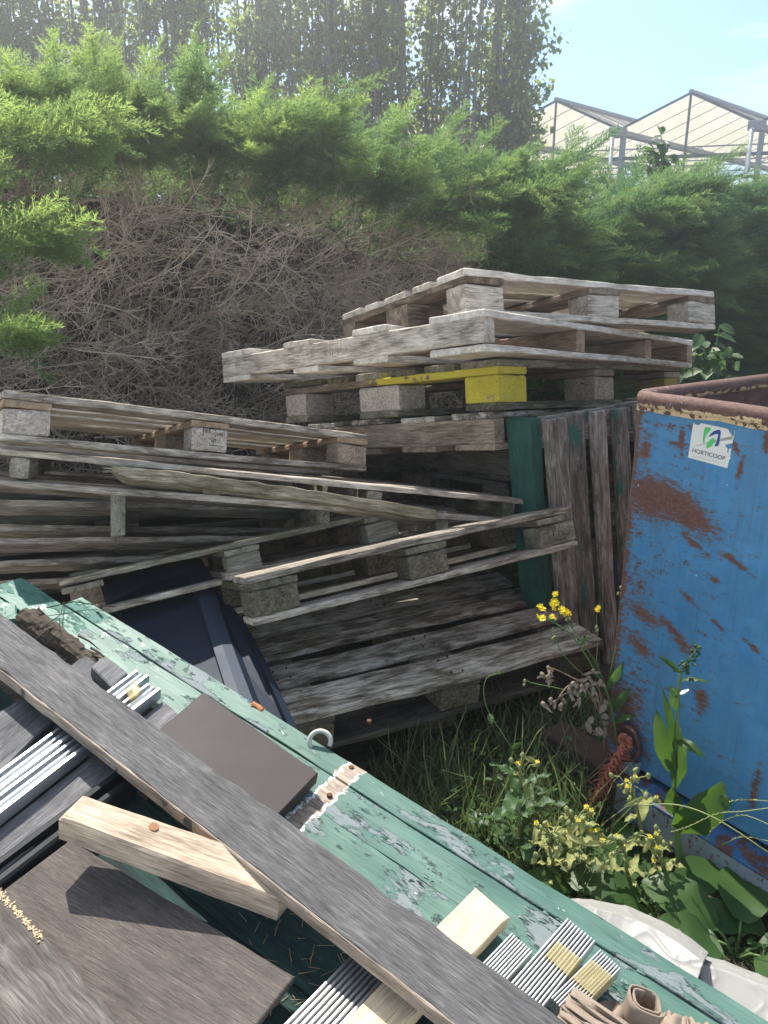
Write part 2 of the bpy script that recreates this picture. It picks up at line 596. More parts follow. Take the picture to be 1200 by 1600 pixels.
_m2 = Matrix.LocRotScale(P2.location, P2.rotation_euler, None)
_inv = _m2.inverted()
_nx = _m2.to_3x3() @ Vector((-1, 0, 0))
def p2l(px, py): return _inv @ on_plane(px, py, P2.location, _nx)
_a, _b, _c = p2l(478, 566), p2l(552, 549), p2l(478, 539)
scratch('HONING', (-.0003, _a.y, _a.z), (0, -1, (_b.z - _a.z) / max(.01, abs(_b.y - _a.y))), (0, 0, 1), abs(_c.z - _a.z) * .92, .0008, INKS, st, gap=(abs(_b.y - _a.y) / abs(_c.z - _a.z)) / 5.3 / .62)
# P3 : yellow blocks
P3 = block_pallet('pallet with bright yellow painted corner blocks in the middle of the tall stack',
                  1.244 * 1.12, .944 * 1.15, .1466 * 1.15, scl((.322, 2.094, 1.255), 1.15), rot3(-9.38, 5.53, 45.84),
                  (W_OLIVE, W_YELP, C_TAN, W_OLIVE), STACK, bw=.1,
                  bmats={(0, 0): C_YEL, (2, 0): C_YELD, (1, 0): C_TAN, (0, 2): C_PALE, (0, 1): C_PALE},
                  decks=[(0, .11), (.13, .23), (.26, .35), (.38, .48), (.52, .6), (.63, .8)])
e3 = Euler(rot3(-9.38, 5.53, 45.84)).to_matrix()
n3 = e3 @ Vector((0, 0, 1))
p3 = Vector(scl((.322, 2.094, 1.255), 1.15))
H4 = .125
p4 = p3 - n3 * (H4 + .004) + e3 @ Vector((-.012, .012, 0))
P4 = stringer_pallet('brown pallet with a plain solid side beam directly under the yellow blocked pallet', 1.42, 1.25, H4, p4, rot3(-9.4, 5.5, 47),
                     (W_DECK, W_BROWN, W_BROWN), sx=(0, .36, .72, 1), group=STACK, sw=.055, top=[(0, .14), (.2, .32), (.4, .52), (.6, .72), (.86, 1)],
                     bot=[(0, .13), (.2, .32), (.4, .52), (.6, .72), (.86, 1)], tt=.16)
p5 = p4 - n3 * .128 + Vector((.09, .10, 0))
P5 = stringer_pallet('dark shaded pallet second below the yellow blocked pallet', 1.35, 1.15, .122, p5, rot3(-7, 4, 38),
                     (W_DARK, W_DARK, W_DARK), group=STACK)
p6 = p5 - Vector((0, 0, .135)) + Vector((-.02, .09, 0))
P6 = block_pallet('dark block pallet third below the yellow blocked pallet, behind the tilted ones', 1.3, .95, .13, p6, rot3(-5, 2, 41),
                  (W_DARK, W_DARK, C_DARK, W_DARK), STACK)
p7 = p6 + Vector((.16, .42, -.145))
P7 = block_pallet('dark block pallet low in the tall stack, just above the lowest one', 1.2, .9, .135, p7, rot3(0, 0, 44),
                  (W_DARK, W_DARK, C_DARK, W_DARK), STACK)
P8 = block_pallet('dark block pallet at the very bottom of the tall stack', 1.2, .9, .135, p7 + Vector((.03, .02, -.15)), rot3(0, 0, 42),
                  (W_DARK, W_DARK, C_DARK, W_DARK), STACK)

# ---- left stack
LST = 'pallets in the left hand heap'
s1 = .88
L1 = block_pallet('light block pallet topping the left heap, with a black stamp on its middle block', 1.25 * s1, .68 * s1, .144 * s1,
                  scl((-1.101, 2.135, 1.162), s1), rot3(-14.5, 11.69, 32.3), (W_PALE, W_WARM, C_TAN, W_PALE), LST, bw=.092,
                  bmats={(0, 0): C_PALE, (1, 0): C_PALE})
LL, LHt = 1.25 * s1, .144 * s1
mb_ = [c for c in L1.children if c.name.startswith('block')][3]
# stamp on the middle front block
cx, cz = LL * .5 + .012, LHt * .5
stp = MB()
for a, b, c, d in ((-.033, -.026, -.0315, .026), (.0315, -.026, .033, .026), (-.033, -.026, .033, -.0245), (-.033, .0245, .033, .026), (-.0125, -.026, -.011, .026)):
    stp.box((cx + a, .0004, cz + b), (cx + c, .0022, cz + d), .0002, 1, 0)
stp.box((cx - .0245, .0004, cz - .022), (cx - .023, .0022, cz + .02), .0002, 1, 0)
for k in range(5):
    z0 = cz - .012 + k * .0066
    stp.tube([(cx - .0238, .0012, z0), (cx - .029, .0012, z0 + .006)], .0009, 4)
    stp.tube([(cx - .0238, .0012, z0), (cx - .0185, .0012, z0 + .006)], .0009, 4)
for k in range(4):
    stp.box((cx - .0155, .0004, cz - .02 + k * .011), (cx - .0140, .0022, cz - .013 + k * .011), .0002, 1, 0)
stp.build('stamp', INK, mb_)
text_mesh('NL-098', .0155, INK, mb_, frame_m((cx + .0105, .0013, cz + .009), (1, 0, 0), (0, 0, 1)), sx=.78)
text_mesh('HT', .0155, INK, mb_, frame_m((cx + .001, .0013, cz - .012), (1, 0, 0), (0, 0, 1)), sx=.8)


def edge_frame(pl, pr, tilt):
    """front edge left and right points; boards run back and fall by tilt"""
    x = (pr - pl)
    L = x.length
    x.normalize()
    h = Vector((-x.y, x.x, 0)).normalized()
    y = (h + Vector((0, 0, -tilt)))
    y = (y - x * y.dot(x)).normalized()
    z = x.cross(y)
    M = Matrix((x, y, z)).transposed()
    return L, M.to_euler()


# L2: long four-beam pallet under L1
a2, b2 = at_d(-40, 698, 1.955), at_d(824, 779, 2.50)
Lw, e2 = edge_frame(a2, b2, .2)
H2 = .094
o2 = a2 - e2.to_matrix() @ Vector((0, 0, H2))
L2 = stringer_pallet('long thin slatted pallet directly beneath the stamped pallet, its end reaching the green leaning slats', Lw, .85, H2, o2, e2,
                     (W_GREY, W_OLIVE, W_GREY), sx=(.055, .37, .68, .975), group=LST, tt=.19)

# L3: broken pallet built from measured boards
L3 = empty('broken_pallet', at_d(-20, 740, 2.2), (0, 0, 0), 'broken pallet in the left heap with a splintered front plank come loose and twisted beams', 'pallet', LST)


def back_dir(tilt=.36, yaw=27):
    return Vector((-math.sin(R(yaw)), math.cos(R(yaw)), -tilt)).normalized()


def edge_board(mb, p, q, w, T, bd, **k):
    """board with its front top edge p-q, running back along bd by w"""
    mb.slab(p, q, q + bd * w, p + bd * w, T, **k)


bd = back_dir(.62, 25)
m = MB()
for (x0, y0, d0, x1, y1, d1) in ((-30, 743, 2.17, 480, 777, 2.5), (-30, 781, 2.24, 470, 789, 2.58), (-30, 820, 2.33, 450, 823, 2.62)):
    edge_board(m, at_d(x0, y0, d0), at_d(x1, y1, d1), .10, .020, bd, n=14, wob=.002)
world_part(m, 'top_deck', W_GREY, L3)
m = MB()
for (x0, y0, d0, x1, y1, d1) in ((-30, 839, 2.09, 400, 838, 2.36), (-30, 879, 2.2, 260, 865, 2.4), (-30, 906, 2.35, 200, 898, 2.5)):
    edge_board(m, at_d(x0, y0, d0), at_d(x1, y1, d1), .10, .019, bd, n=14, wob=.002)
world_part(m, 'bottom_deck', W_GREY, L3)
bs = Vector((-.30, .86, -.42)).normalized()
for (x, y0, y1, d, wpx, ml) in ((183, 762, 838, 2.12, 22, .5), (503, 779, 828, 2.33, 20, .6), (689, 797, 840, 2.44, 17, .6)):
    m = MB()
    A, B = at_d(x - wpx / 2, y0, d), at_d(x + wpx / 2, y0 - 1, d)
    T = (at_d(x, y1, d) - at_d(x, y0, d)).length
    m.slab(B, B + bs * ml, A + bs * ml, A, T, .004, 8, .002)
    world_part(m, 'beam', W_OLIVE, L3)
m = MB()
pa, pb, pc = at_d(176, 727, 2.03), at_d(420, 756, 2.18), at_d(682, 797, 2.36)
bp = (back_dir(.55, 30))
for (p, q) in ((pa, pb), (pb, pc)):
    pass
vs, gs, fs = [], [], []
K = 26
for k in range(K + 1):
    u = k / K
    p = pa * ((1 - u) * (1 - 2 * u)) + pb * (4 * u * (1 - u)) + pc * (u * (2 * u - 1))
    sh = max(0, 1 - u / .07)
    w = .085 * (1 - .75 * sh) * (1 + random.gauss(0, .03))
    T = .034 * (1 - .5 * sh)
    jag = random.gauss(0, .0016)
    for (v, dd) in ((0, T), (0, .002), (.03, 0), (.5, 0), (1, .002), (1, T)):
        vs.append(p + bp * (w * v) + Vector((0, 0, -dd + jag + random.gauss(0, .0008))))
        gs.append(Vector((u * 1.0, v * w + .3, dd)))
for k in range(K):
    for i in range(6):
        i2 = (i + 1) % 6
        fs.append((k * 6 + i, (k + 1) * 6 + i, (k + 1) * 6 + i2, k * 6 + i2))
fs.append(tuple(range(6)))
fs.append(tuple(K * 6 + i for i in reversed(range(6))))
m.add(vs, fs, gs)
# splinters at the broken end
for k in range(7):
    q = pa + bp * random.uniform(.0, .03) + Vector((0, 0, -random.uniform(.0, .02)))
    m.tube([q + (pb - pa).normalized() * .03, q - (pb - pa).normalized() * random.uniform(.005, .03) + Vector((0, 0, random.uniform(-.006, .006)))], [.003, .0006], 4)
world_part(m, 'loose_plank', W_SPLINT, L3)

# fill pallets under the left heap
fills = [(-1.75, 2.55, .62, 21, 'dark block pallet deep in the left heap, just under the broken pallet'),
         (-1.70, 2.50, .46, 25, 'dark block pallet at the bottom of the left heap')]
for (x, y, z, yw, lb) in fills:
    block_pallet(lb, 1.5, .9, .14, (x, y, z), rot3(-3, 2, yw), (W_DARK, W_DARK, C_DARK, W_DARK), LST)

# ---- tilted pallets in the middle
MID = 'tilted pallets in the middle of the heap'
s = .82
M1 = block_pallet('tilted pallet missing a corner block, behind the mossy pallet and touching the peeling green panel', 1.22 * s, .95 * s, .142 * s,
                  scl((-1.046, 2.287, .514), s), rot3(-18.9, -5.6, 23.2), (W_OLIVE, W_OLIVE, C_TAN, W_GREY), MID, bw=.095,
                  bmats={(1, 0): W_OLIVE, (2, 0): W_OLIVE}, skip=((0, 0),))
s = .9
M2 = block_pallet('tilted mossy grey pallet with an oval mark pressed into its right end block', 1.2 * s, .8 * s, .144 * s,
                  scl((-.378, 1.988, .649), s), rot3(-17.87, -2.23, 27.07), (W_GREY, W_OLIVE, C_DARK, W_PALE), MID, bw=.112, bmats={(2, 0): W_OLIVE})
bk = [c for c in M2.children if c.name.startswith('block')][6]
ML, MH = 1.2 * s, .144 * s
cx = ML - ML * .112 * 1.15 * .5
cz = MH * .5
scratch('EPAL', (cx - .036, .0013, cz - .016), (1, 0, 0), (0, 0, 1), .032, .0012, INKG, bk, gap=1.0, k=.62)
m = MB()
m.tube([(cx + .052 * math.cos(a), .0018, cz + .028 * math.sin(a)) for a in np.linspace(0, 2 * math.pi, 33)], .0011, 5)
m.build('oval_mark', INKG, bk)
M3 = block_pallet('worn deck pallet facing the weeds with four wide boards seen from above', 1.2 * s, .8 * s, .144 * s,
                  scl((-.284, 1.846, .284), s), rot3(3.5, 1.75, 28.8), (W_DECK, W_DARK, C_DARK, W_DARK), MID, bw=.112,
                  decks=[(0, .145), (.185, .295), (.338, .468), (.512, .62), (.66, .80)], chipk=.04)
nails(M3, [(x + random.gauss(0, .006), y + random.gauss(0, .004), .144 * s + .0005) for x in (.05, .09, .52, .56, 1.0, 1.04) for y in (.03, .105, .19, .24, .325, .40, .49, .53)])
p = Vector(scl((-.284, 1.846, .284), s)) + Vector((-.03, .03, -.145))
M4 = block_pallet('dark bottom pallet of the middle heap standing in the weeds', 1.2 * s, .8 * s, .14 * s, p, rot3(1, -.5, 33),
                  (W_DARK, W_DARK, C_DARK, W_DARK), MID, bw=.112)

# ---- leaning green pallet
gl, gr = at_d(815, 655, 2.40), at_d(1018, 640, 2.86)
gxa = (gr - gl); gxa.z = 0
GWd = gxa.length
gxa.normalize()
gdn = Vector((.10 * gxa.x, .10 * gxa.y, -1)) + Vector((gxa.y, -gxa.x, 0)) * .09
gdn.normalize()
gn = gdn.cross(gxa).normalized()          # towards the camera side
if gn.dot(CAM - gl) < 0: gn = -gn
GH = (gl.z - GZ) * 1.02
G = empty('leaning_pallet', (gl + gdn * GH), (0, 0, 0), 'upright pallet of bare and green painted slats leaning beside the rusty blue skip', 'pallet')
gx = gxa


def gp(u, v, o): return gl + gx * u + gdn * v + gn * o


def gslat(mb, u0, u1, v0, v1, o, T):
    mb.slab(gp(u0, v0, o), gp(u0, v1, o), gp(u1, v1, o), gp(u1, v0, o), T, .003, 12, .0018, down=-gn)


m = MB(); gslat(m, .0, .054, 0, GH, .030, .10)
world_part(m, 'side_board', P_GREEN, G)
f = GWd / .80
for (a, b, mt, ext) in ((.060, .168, W_SLAT, 0), (.171, .275, W_GREEN, .0), (.325, .405, W_SLAT, .0), (.455, .545, W_GREEN, 0), (.605, .685, W_SLAT, 0), (.735, .80, W_GREEN, 0)):
    m = MB(); gslat(m, a * f, b * f, .004 + random.uniform(0, .008), GH - ext, .052, .022)
    world_part(m, 'slat', mt, G)
for v in (.0, .48, .92):
    m = MB(); m.slab(gp(.06, v * GH, .029), gp(GWd, v * GH, .029), gp(GWd, v * GH + .10, .029), gp(.06, v * GH + .10, .029), .022, .003, 8, .0015, down=-gn)
    world_part(m, 'rail', W_GREEN if v == 0 else W_DARK, G)
for u in (.12, .42, .7):
    for v in (.0, .46, .9):
        m = MB()
        m.slab(gp(u * f, v * GH, .006), gp(u * f, v * GH + .1, .006), gp(u * f + .09, v * GH + .1, .006), gp(u * f + .09, v * GH, .006), .08, down=-gn, n=2)
        world_part(m, 'block', C_DARK, G)


# ------------------------------------------------------------------ foreground panel plane
PA, PB = at_d(60, 900, 1.9), at_z(1180, 1600, .55)
pax = (PB - PA).normalized()
pac = Vector((pax.y, -pax.x, 0)).normalized()
if pac.x > 0: pac = -pac                      # towards lower left
PN = pax.cross(pac).normalized()
if PN.z < 0: PN = -PN


def fp(px, py, h=0.0):
    return on_plane(px, py, PA + PN * h, PN)


def fslab(name, mat, q, h, T, label, cat, group=None, n=16, c=.003, wob=.001, bow=0, parent=None, **k):
    """board lying on the panel: q = four photo corners (first edge along the grain), h = height of the top (one value or four)"""
    hs = h if hasattr(h, '__len__') else [h] * 4
    P = [fp(x, y, z) for (x, y), z in zip(q, hs)]
    m = MB()
    m.slab(*P, T, c, n, wob, bow, down=-PN, **k)
    cen = (P[0] + P[1] + P[2] + P[3]) / 4 - PN * T
    o = m.build(name, mat, parent, loc=cen)
    if label: tag(o, label, cat, group)
    return o


def rect_from(q, h):
    P = [fp(x, y, h) for (x, y) in q]
    return P


# ---- peeling green paint
def peel_green():
    t = NT('peeling_green_paint')
    g = t.gc()
    ob = t.obj()
    blot = t.noise(t.mapp(g, (2.0, 7, 5)), 2.0, 5, .6)
    base = t.ramp(blot, [(.3, (.040, .100, .080)), (.5, (.070, .148, .119)), (.72, (.112, .200, .168))])
    streak = t.noise(t.mapp(g, (2.5, 70, 40)), 3, 5, .7)
    base = t.mix(1.0, base, t.ramp(streak, [(.3, .72), (.65, 1.12)]), 'MULTIPLY')
    # lost top coat : grey primer patches, stretched along the board
    pn = t.noise(t.mapp(g, (4.2, 11, 9), (2, 4, 1)), 1.6, 8, .70, .35)
    prim = t.ramp(pn, [(.545, 0.0), (.565, 1.0)])
    grey = t.mix(streak, (.10, .13, .135), (.22, .25, .255))
    c = t.mix(prim, base, grey)
    lift = t.ramp(pn, [(.525, 0.0), (.543, 1.0), (.562, 1.0), (.575, 0.0)])
    fl = t.noise(t.mapp(g, (30, 55, 30)), 1.0, 4, .7)
    edge = t.math('MULTIPLY', lift, t.ramp(fl, [(.52, 0.0), (.60, 1.0)]))
    c = t.mix(t.math('MULTIPLY', edge, .8), c, (.03, .045, .045))
    # white undercoat flakes, mostly along the far left half
    dotn = t.n('ShaderNodeVectorMath', operation='DOT_PRODUCT')
    t.l(ob, dotn.inputs[0])
    dotn.inputs[1].default_value = pax
    along = dotn.outputs['Value']
    wn = t.noise(t.mapp(g, (9, 26, 12), (5, 9, 2)), 1.5, 6, .75, .5)
    far = t.ramp(t.math('MULTIPLY_ADD', along, .5, .5), [(.0, 1.0), (.55, .35), (.7, 0.0)])
    th = t.math('SUBTRACT', .72, t.math('MULTIPLY', far, .10))
    wh = t.math('GREATER_THAN', wn, th)
    c = t.mix(wh, c, (.74, .76, .72))
    # bare stripe where a batten has been removed
    a0 = (fp(540, 1193) - PCEN).dot(pax)
    a1 = (fp(566, 1212) - PCEN).dot(pax)
    mid, hw = (a0 + a1) / 2, abs(a1 - a0) / 2 * .95
    wob = t.math('MULTIPLY', t.math('SUBTRACT', t.noise(ob, 45, 4, .7), .5), .035)
    dist = t.math('SUBTRACT', hw, t.math('ABSOLUTE', t.math('SUBTRACT', t.math('ADD', along, wob), mid)))
    bare = t.math('GREATER_THAN', dist, 0.0)
    rim = t.math('MULTIPLY', bare, t.math('LESS_THAN', dist, .0055))
    wdn = t.noise(t.mapp(g, (6, 60, 40)), 3, 5, .7)
    bw_ = t.ramp(wdn, [(.3, (.16, .12, .085)), (.7, (.40, .33, .26))])
    c = t.mix(bare, c, bw_)
    c = t.mix(t.math('MULTIPLY', rim, t.ramp(t.noise(ob, 60, 3, .6), [(.42, 0.0), (.5, 1.0)])), c, (.72, .73, .70))
    # cast shadow over the far end, put into the paint colour
    endshade = t.math('LESS_THAN', along, (fp(150, 975) - PCEN).dot(pax))
    c = t.mix(t.math('MULTIPLY', endshade, .75), c, t.mix(wh, (.02, .125, .09), (.70, .74, .71)))
    crk = t.ramp(t.noise(t.mapp(g, (1.6, 36, 20), (1, 7, 3)), 1.6, 4, .6, .3), [(.28, 1.0), (.315, 0.0)])
    c = t.mix(t.math('MULTIPLY', crk, .8), c, (.012, .03, .026))
    t.set(c, t.math('ADD', .5, t.math('MULTIPLY', prim, .25)), 0, .4)
    h = t.math('ADD', t.math('MULTIPLY', edge, 1.4), t.math('SUBTRACT', t.math('MULTIPLY', streak, .5), t.math('MULTIPLY', prim, .5)))
    h = t.math('SUBTRACT', h, t.math('MULTIPLY', crk, 1.5))
    t.bump(h, .6, .004)
    return t.m


def pl2(a, b, h=0.0):
    """panel coordinates: a along the panel, b across towards lower left"""
    return PA + pax * a + pac * b + PN * h


def pcoord(px, py):
    p = fp(px, py) - PA
    return p.dot(pax), p.dot(pac)


a_end2, b_e = pcoord(34, 901)
a_end1, b_right = pcoord(133, 930)
_, b_right2 = pcoord(900, 1420)
b0 = (b_right + b_right2 + pcoord(465, 1139)[1]) / 3
s1 = (pcoord(297, 1065)[1] + pcoord(608, 1272)[1] + pcoord(882, 1444)[1]) / 3
s2 = (pcoord(205, 1060)[1] + pcoord(471, 1257)[1] + pcoord(566, 1317)[1]) / 3
bwid = s2 - s1
a_near = pcoord(1180, 1600)[0] + .25
a_bat = pcoord(440, 1270)[0]
PCEN = pl2((a_end1 + a_near) / 2, (b0 + s2) / 2, -.03)
panel = empty('painted_panel', PCEN, (0, 0, 0), 'long peeling green painted plank panel lying under the loose boards', 'panel')
PG = peel_green()
m = MB()


def pboard(aa0, aa1, bb0, bb1, T=.022, dh=0.0, n=30):
    m.slab(pl2(aa0, bb0, dh), pl2(aa1, bb0, dh), pl2(aa1, bb1, dh), pl2(aa0, bb1, dh), T, .0013, n, .0008, down=-PN)


pboard(a_end1, a_near, b0, s1 - .0012)
pboard(a_end2, a_near, s1 + .0012, s2 - .0012, dh=-.0006)
pboard(a_bat - .10, a_near, s2 + .0012, s2 + bwid - .0015, dh=.0)
world_part(m, 'planking', PG, panel)
PDK = wood('shaded_dirty_green_board', (.012, .022, .022), (.02, .05, .045), (.035, .085, .075), crack=.3, bump=.25, knots=False)  # dirty green boards, darker still to paint the shade in the gap
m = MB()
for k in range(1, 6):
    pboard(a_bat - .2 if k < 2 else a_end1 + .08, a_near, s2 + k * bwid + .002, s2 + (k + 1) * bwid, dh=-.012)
world_part(m, 'shaded_dirty_planking', PDK, panel)
# frame battens underneath, nails
m = MB()
for aa in (a_end1 + .12, a_bat + .03, a_near - .35):
    m.slab(pl2(aa, b0 + .02, -.0235), pl2(aa, s2 + 5.8 * bwid, -.0235), pl2(aa + .07, s2 + 5.8 * bwid, -.0235), pl2(aa + .07, b0 + .02, -.0235), .035, down=-PN)
world_part(m, 'batten', W_GREY, panel)
for (x, y) in ((549, 1200), (515, 1243), (577, 1127)):
    m = MB()
    p = fp(x, y, .0)
    m.tube([p - PN * .004, p + PN * .0022, p + PN * .003], [.0055, .0055, .003], 10)
    world_part(m, 'nail', NAIL, panel)
# curled paint flakes and straw bits
FLK = leafmat('paint_flake', (.07, .13, .11), (.26, .32, .30), .05, None, .7)
m = MB()
for (x, y, sx, sy, cnt) in ((640, 1385, 45, 34, 46), (600, 1362, 20, 20, 14), (845, 1425, 60, 36, 26), (975, 1545, 40, 26, 30), (500, 1300, 22, 18, 10), (350, 1050, 40, 28, 16), (230, 1010, 50, 34, 18), (700, 1290, 60, 40, 14)):
    for k in range(cnt):
        p = fp(x + random.gauss(0, sx * .5), y + random.gauss(0, sy * .5), .0004)
        if not (b0 + .012 < (p - PA).dot(pac) < s2 + bwid - .012) or random.random() < .35: continue
        a = random.gauss(0, .22)
        d1 = (pax * math.cos(a) + pac * math.sin(a)); d2 = PN.cross(d1)
        l_, w_, h_ = random.uniform(.004, .016), random.uniform(.0007, .0024), random.uniform(.0008, .0032)
        m.grid([[p - d2 * w_, p + d1 * l_ * .5 - d2 * w_ * .8 + PN * h_ * .3, p + d1 * l_ - d2 * w_ * .3 + PN * h_ * .2], [p, p + d1 * l_ * .5 + PN * h_ * .2, p + d1 * l_], [p + d2 * w_ + PN * h_, p + d1 * l_ * .5 + d2 * w_ + PN * h_ * 1.2, p + d1 * l_ + d2 * w_ * .3 + PN * h_ * .6]], False)
fk = world_part(m, 'paint_flakes', FLK, panel, fix=False)
fk['kind'] = 'stuff'
_a = fk.data.attributes.new('var', 'FLOAT', 'POINT')
_a.data.foreach_set('value', np.repeat(rng.uniform(0, 1, len(fk.data.vertices) // 9 + 1), 9)[:len(fk.data.vertices)].astype(np.float32))
m = MB()
for k in range(70):
    p = fp(random.uniform(380, 560), random.uniform(1400, 1590), -.011)
    a = random.uniform(0, 6.28); d1 = pax * math.cos(a) + pac * math.sin(a)
    l_ = random.uniform(.006, .03)
    m.tube([p, p + d1 * l_ + PN * random.uniform(0, .004)], [.0007, .0004], 3)
ss = m.build('straw_bits', plain('straw', (.34, .27, .15), .8), None, loc=fp(470, 1490, -.012))
tag(ss, kind='stuff')
# broken head piece at the far end
m = MB()
q = pl2(a_end2 + .05, s2 + .002)
m.slab(pl2(a_end2 - .0, s2 + .004, .004), pl2(a_end2 + .16, s2 + .004, .004), pl2(a_end2 + .13, s2 + .11, .004), pl2(a_end2 + .02, s2 + .12, .004), .02, .003, 6, .004, down=-PN)
world_part(m, 'head_board', PG, panel)


# rotten timber along the far edge
def rotten(pts, r0, r1, seg=14, n=46):
    mb = MB()
    P = []
    for k in range(n):
        u = k / (n - 1) * (len(pts) - 1)
        i = min(int(u), len(pts) - 2)
        P.append(pts[i].lerp(pts[i + 1], u - i))
    ax = (P[-1] - P[0]).normalized()
    sd = ax.cross(PN).normalized()
    rnd = rng.normal(0, 1, (n, seg))
    base = rng.normal(0, 1, seg)
    vs, gs, fs = [], [], []
    for k in range(n):
        u = k / (n - 1)
        rr = r0 + (r1 - r0) * u
        for j in range(seg):
            th = 2 * math.pi * j / seg
            r = rr * (1 + .20 * base[j] + .045 * rnd[k, j] + .10 * math.sin(u * 9 + j * 2.1) + .07 * math.sin(u * 31 + j * 4))
            if k in (0, n - 1): r *= .55
            vs.append(P[k] + sd * math.cos(th) * r * 1.3 + PN * math.sin(th) * r)
            gs.append(Vector((u * .5, th * .03, 0)))
    for k in range(n - 1):
        for j in range(seg):
            j2 = (j + 1) % seg
            fs.append((k * seg + j, k * seg + j2, (k + 1) * seg + j2, (k + 1) * seg + j))
    fs.append(tuple(range(seg)))
    fs.append(tuple((n - 1) * seg + j for j in range(seg)))
    mb.add(vs, fs, gs)
    return mb


rm = rotten([fp(36, 958, -.004), fp(110, 1008, -.008), fp(196, 1078, -.012)], .019, .017)
for k in range(5):        # fibres breaking off
    u = random.random()
    p = fp(42 + 140 * u, 962 + 102 * u, .0) + pac * random.uniform(-.03, .045) + PN * random.uniform(.005, .03)
    d = (pax * random.uniform(.5, 1) + pac * random.gauss(0, .5) + PN * random.gauss(0, .3)).normalized()
    rm.tube([p, p + d * .03 + PN * .004, p + d * random.uniform(.05, .12)], [.003, .002, .0006], 4)
o = rm.build('rotten_beam', W_ROT, None, loc=fp(110, 1005, -.03))
tag(o, 'dark rotten crumbling beam between the charcoal plank and the green panel', 'wood beam')
m = MB()
for (pts, r) in (([(72, 950), (115, 940), (150, 945), (180, 948)], .0022), ([(150, 945), (158, 950)], .006), ([(60, 985), (95, 960), (100, 940)], .0016), ([(75, 1005), (95, 985), (92, 965)], .0016)):
    r *= .6
    m.tube([fp(x, y, .012 + .006 * math.sin(i * 2)) for i, (x, y) in enumerate(pts)], r, 5)
o = m.build('dry_twig', W_ROT, None, loc=fp(115, 945, .0))
tag(o, 'thin dry twigs lying across the broken end of the green panel', 'twig')

# ---- long charcoal plank
o = fslab('plank', W_PLANK, [(-70, 905), (905, 1610), (735, 1619), (-70, 990)], [.085, .10, .10, .085], .024,
          'long charcoal grey plank lying diagonally over all the other boards', 'plank', n=40, c=.0035, wob=.0012)
plank = o
# pale worn lower edge as its own strip
Pq = [fp(-70, 990, .0845), fp(735, 1619, .0995)]
m = MB()
ed = (Pq[1] - Pq[0]).normalized()
sd = ed.cross(PN).normalized()
if sd.dot(pac) < 0: sd = -sd
m.slab(Pq[0] + sd * .0022, Pq[1] + sd * .0022, Pq[1] - sd * .0006, Pq[0] - sd * .0006, .022, .0008, 40, .0006, down=-PN)
m.v = [p - plank.location for p in m.v]
m.build('worn_edge', W_PLANKEDGE, plank)
t = NT('resin_knot')
g = t.obj()
kc = t.ramp(t.noise(t.mapp(g, (30, 160, 160)), 1.0, 3, .6), [(.4, (.04, .04, .04)), (.6, (.42, .41, .40))])
t.set(kc, .7, 0, .3)
KNOT = t.m


def disc(px, py, h, ra, rb, ang, mat, parent, name, lift=.0006, n=20):
    c = fp(px, py, h)
    ex = (pax * math.cos(ang) + pac * math.sin(ang)).normalized()
    ey = PN.cross(ex)
    mb = MB()
    vs = [c + ex * math.cos(a) * ra * random.uniform(.93, 1.05) + ey * math.sin(a) * rb * random.uniform(.9, 1.08) + PN * lift for a in np.linspace(0, 2 * math.pi, n, endpoint=False)]
    vs += [v - PN * .004 for v in vs]
    fs = [tuple(range(n)), tuple(reversed(range(n, 2 * n)))] + [(i, i + n, (i + 1) % n + n, (i + 1) % n) for i in range(n)]
    mb.add(vs, fs, [(v - c) for v in vs])
    mb.v = [p - parent.location for p in mb.v]
    return mb.build(name, mat, parent)


disc(355, 1290, .0898, .020, .009, .75, KNOT, plank, 'knot', lift=.0022)
SCREW = plain('zinc_screw', (.45, .43, .40), .45, .6)
disc(480, 1423, .0915, .0035, .0035, 0, SCREW, plank, 'screw_head', lift=.0030)
disc(656, 1549, .0945, .0065, .0055, 0, SCREW, plank, 'screw_head', lift=.0030)

# ---- smooth chocolate board
choc = fslab('board', W_CHOC, [(318, 1081), (497, 1207), (405, 1303), (226, 1160)], .040, .026, 'smooth chocolate brown board lying on the green panel beside the charcoal plank', 'board', n=8, c=.0015, wob=.0003)

# ---- left hand composite boards and rails
COMP = 'grey composite boards at the left'
fslab('composite_board', W_COMPD, [(-60, 1150), (-60, 1262), (160, 1098), (146, 1010)][0:1] + [(134, 1022), (166, 1046), (-60, 1262)], .032, .022,
      'upper grey composite board above the shiny metal rails, its end showing past the charcoal plank', 'board', COMP, n=14)
fslab('composite_board', W_COMP, [(-60, 1338), (255, 1095), (290, 1125), (-60, 1412)], .028, .022,
      'grey grained composite board between the shiny rails and the black rail', 'board', COMP, n=14)
fslab('composite_offcut', W_COMPD, [(142, 1040), (164, 1024), (200, 1052), (176, 1074)], .055, .03, 'small slate coloured composite offcut beside the rotten beam', 'offcut', n=3)

ALU = plain('galvanised_steel', (.50, .53, .56), .42, .9, .5, .10, 30)
ALUR = plain('mill_aluminium', (.60, .60, .59), .45, .9, .5, .1, 40)
BLK = plain('black_rail', (.014, .016, .019), .65, 0, .25, .3, 12)


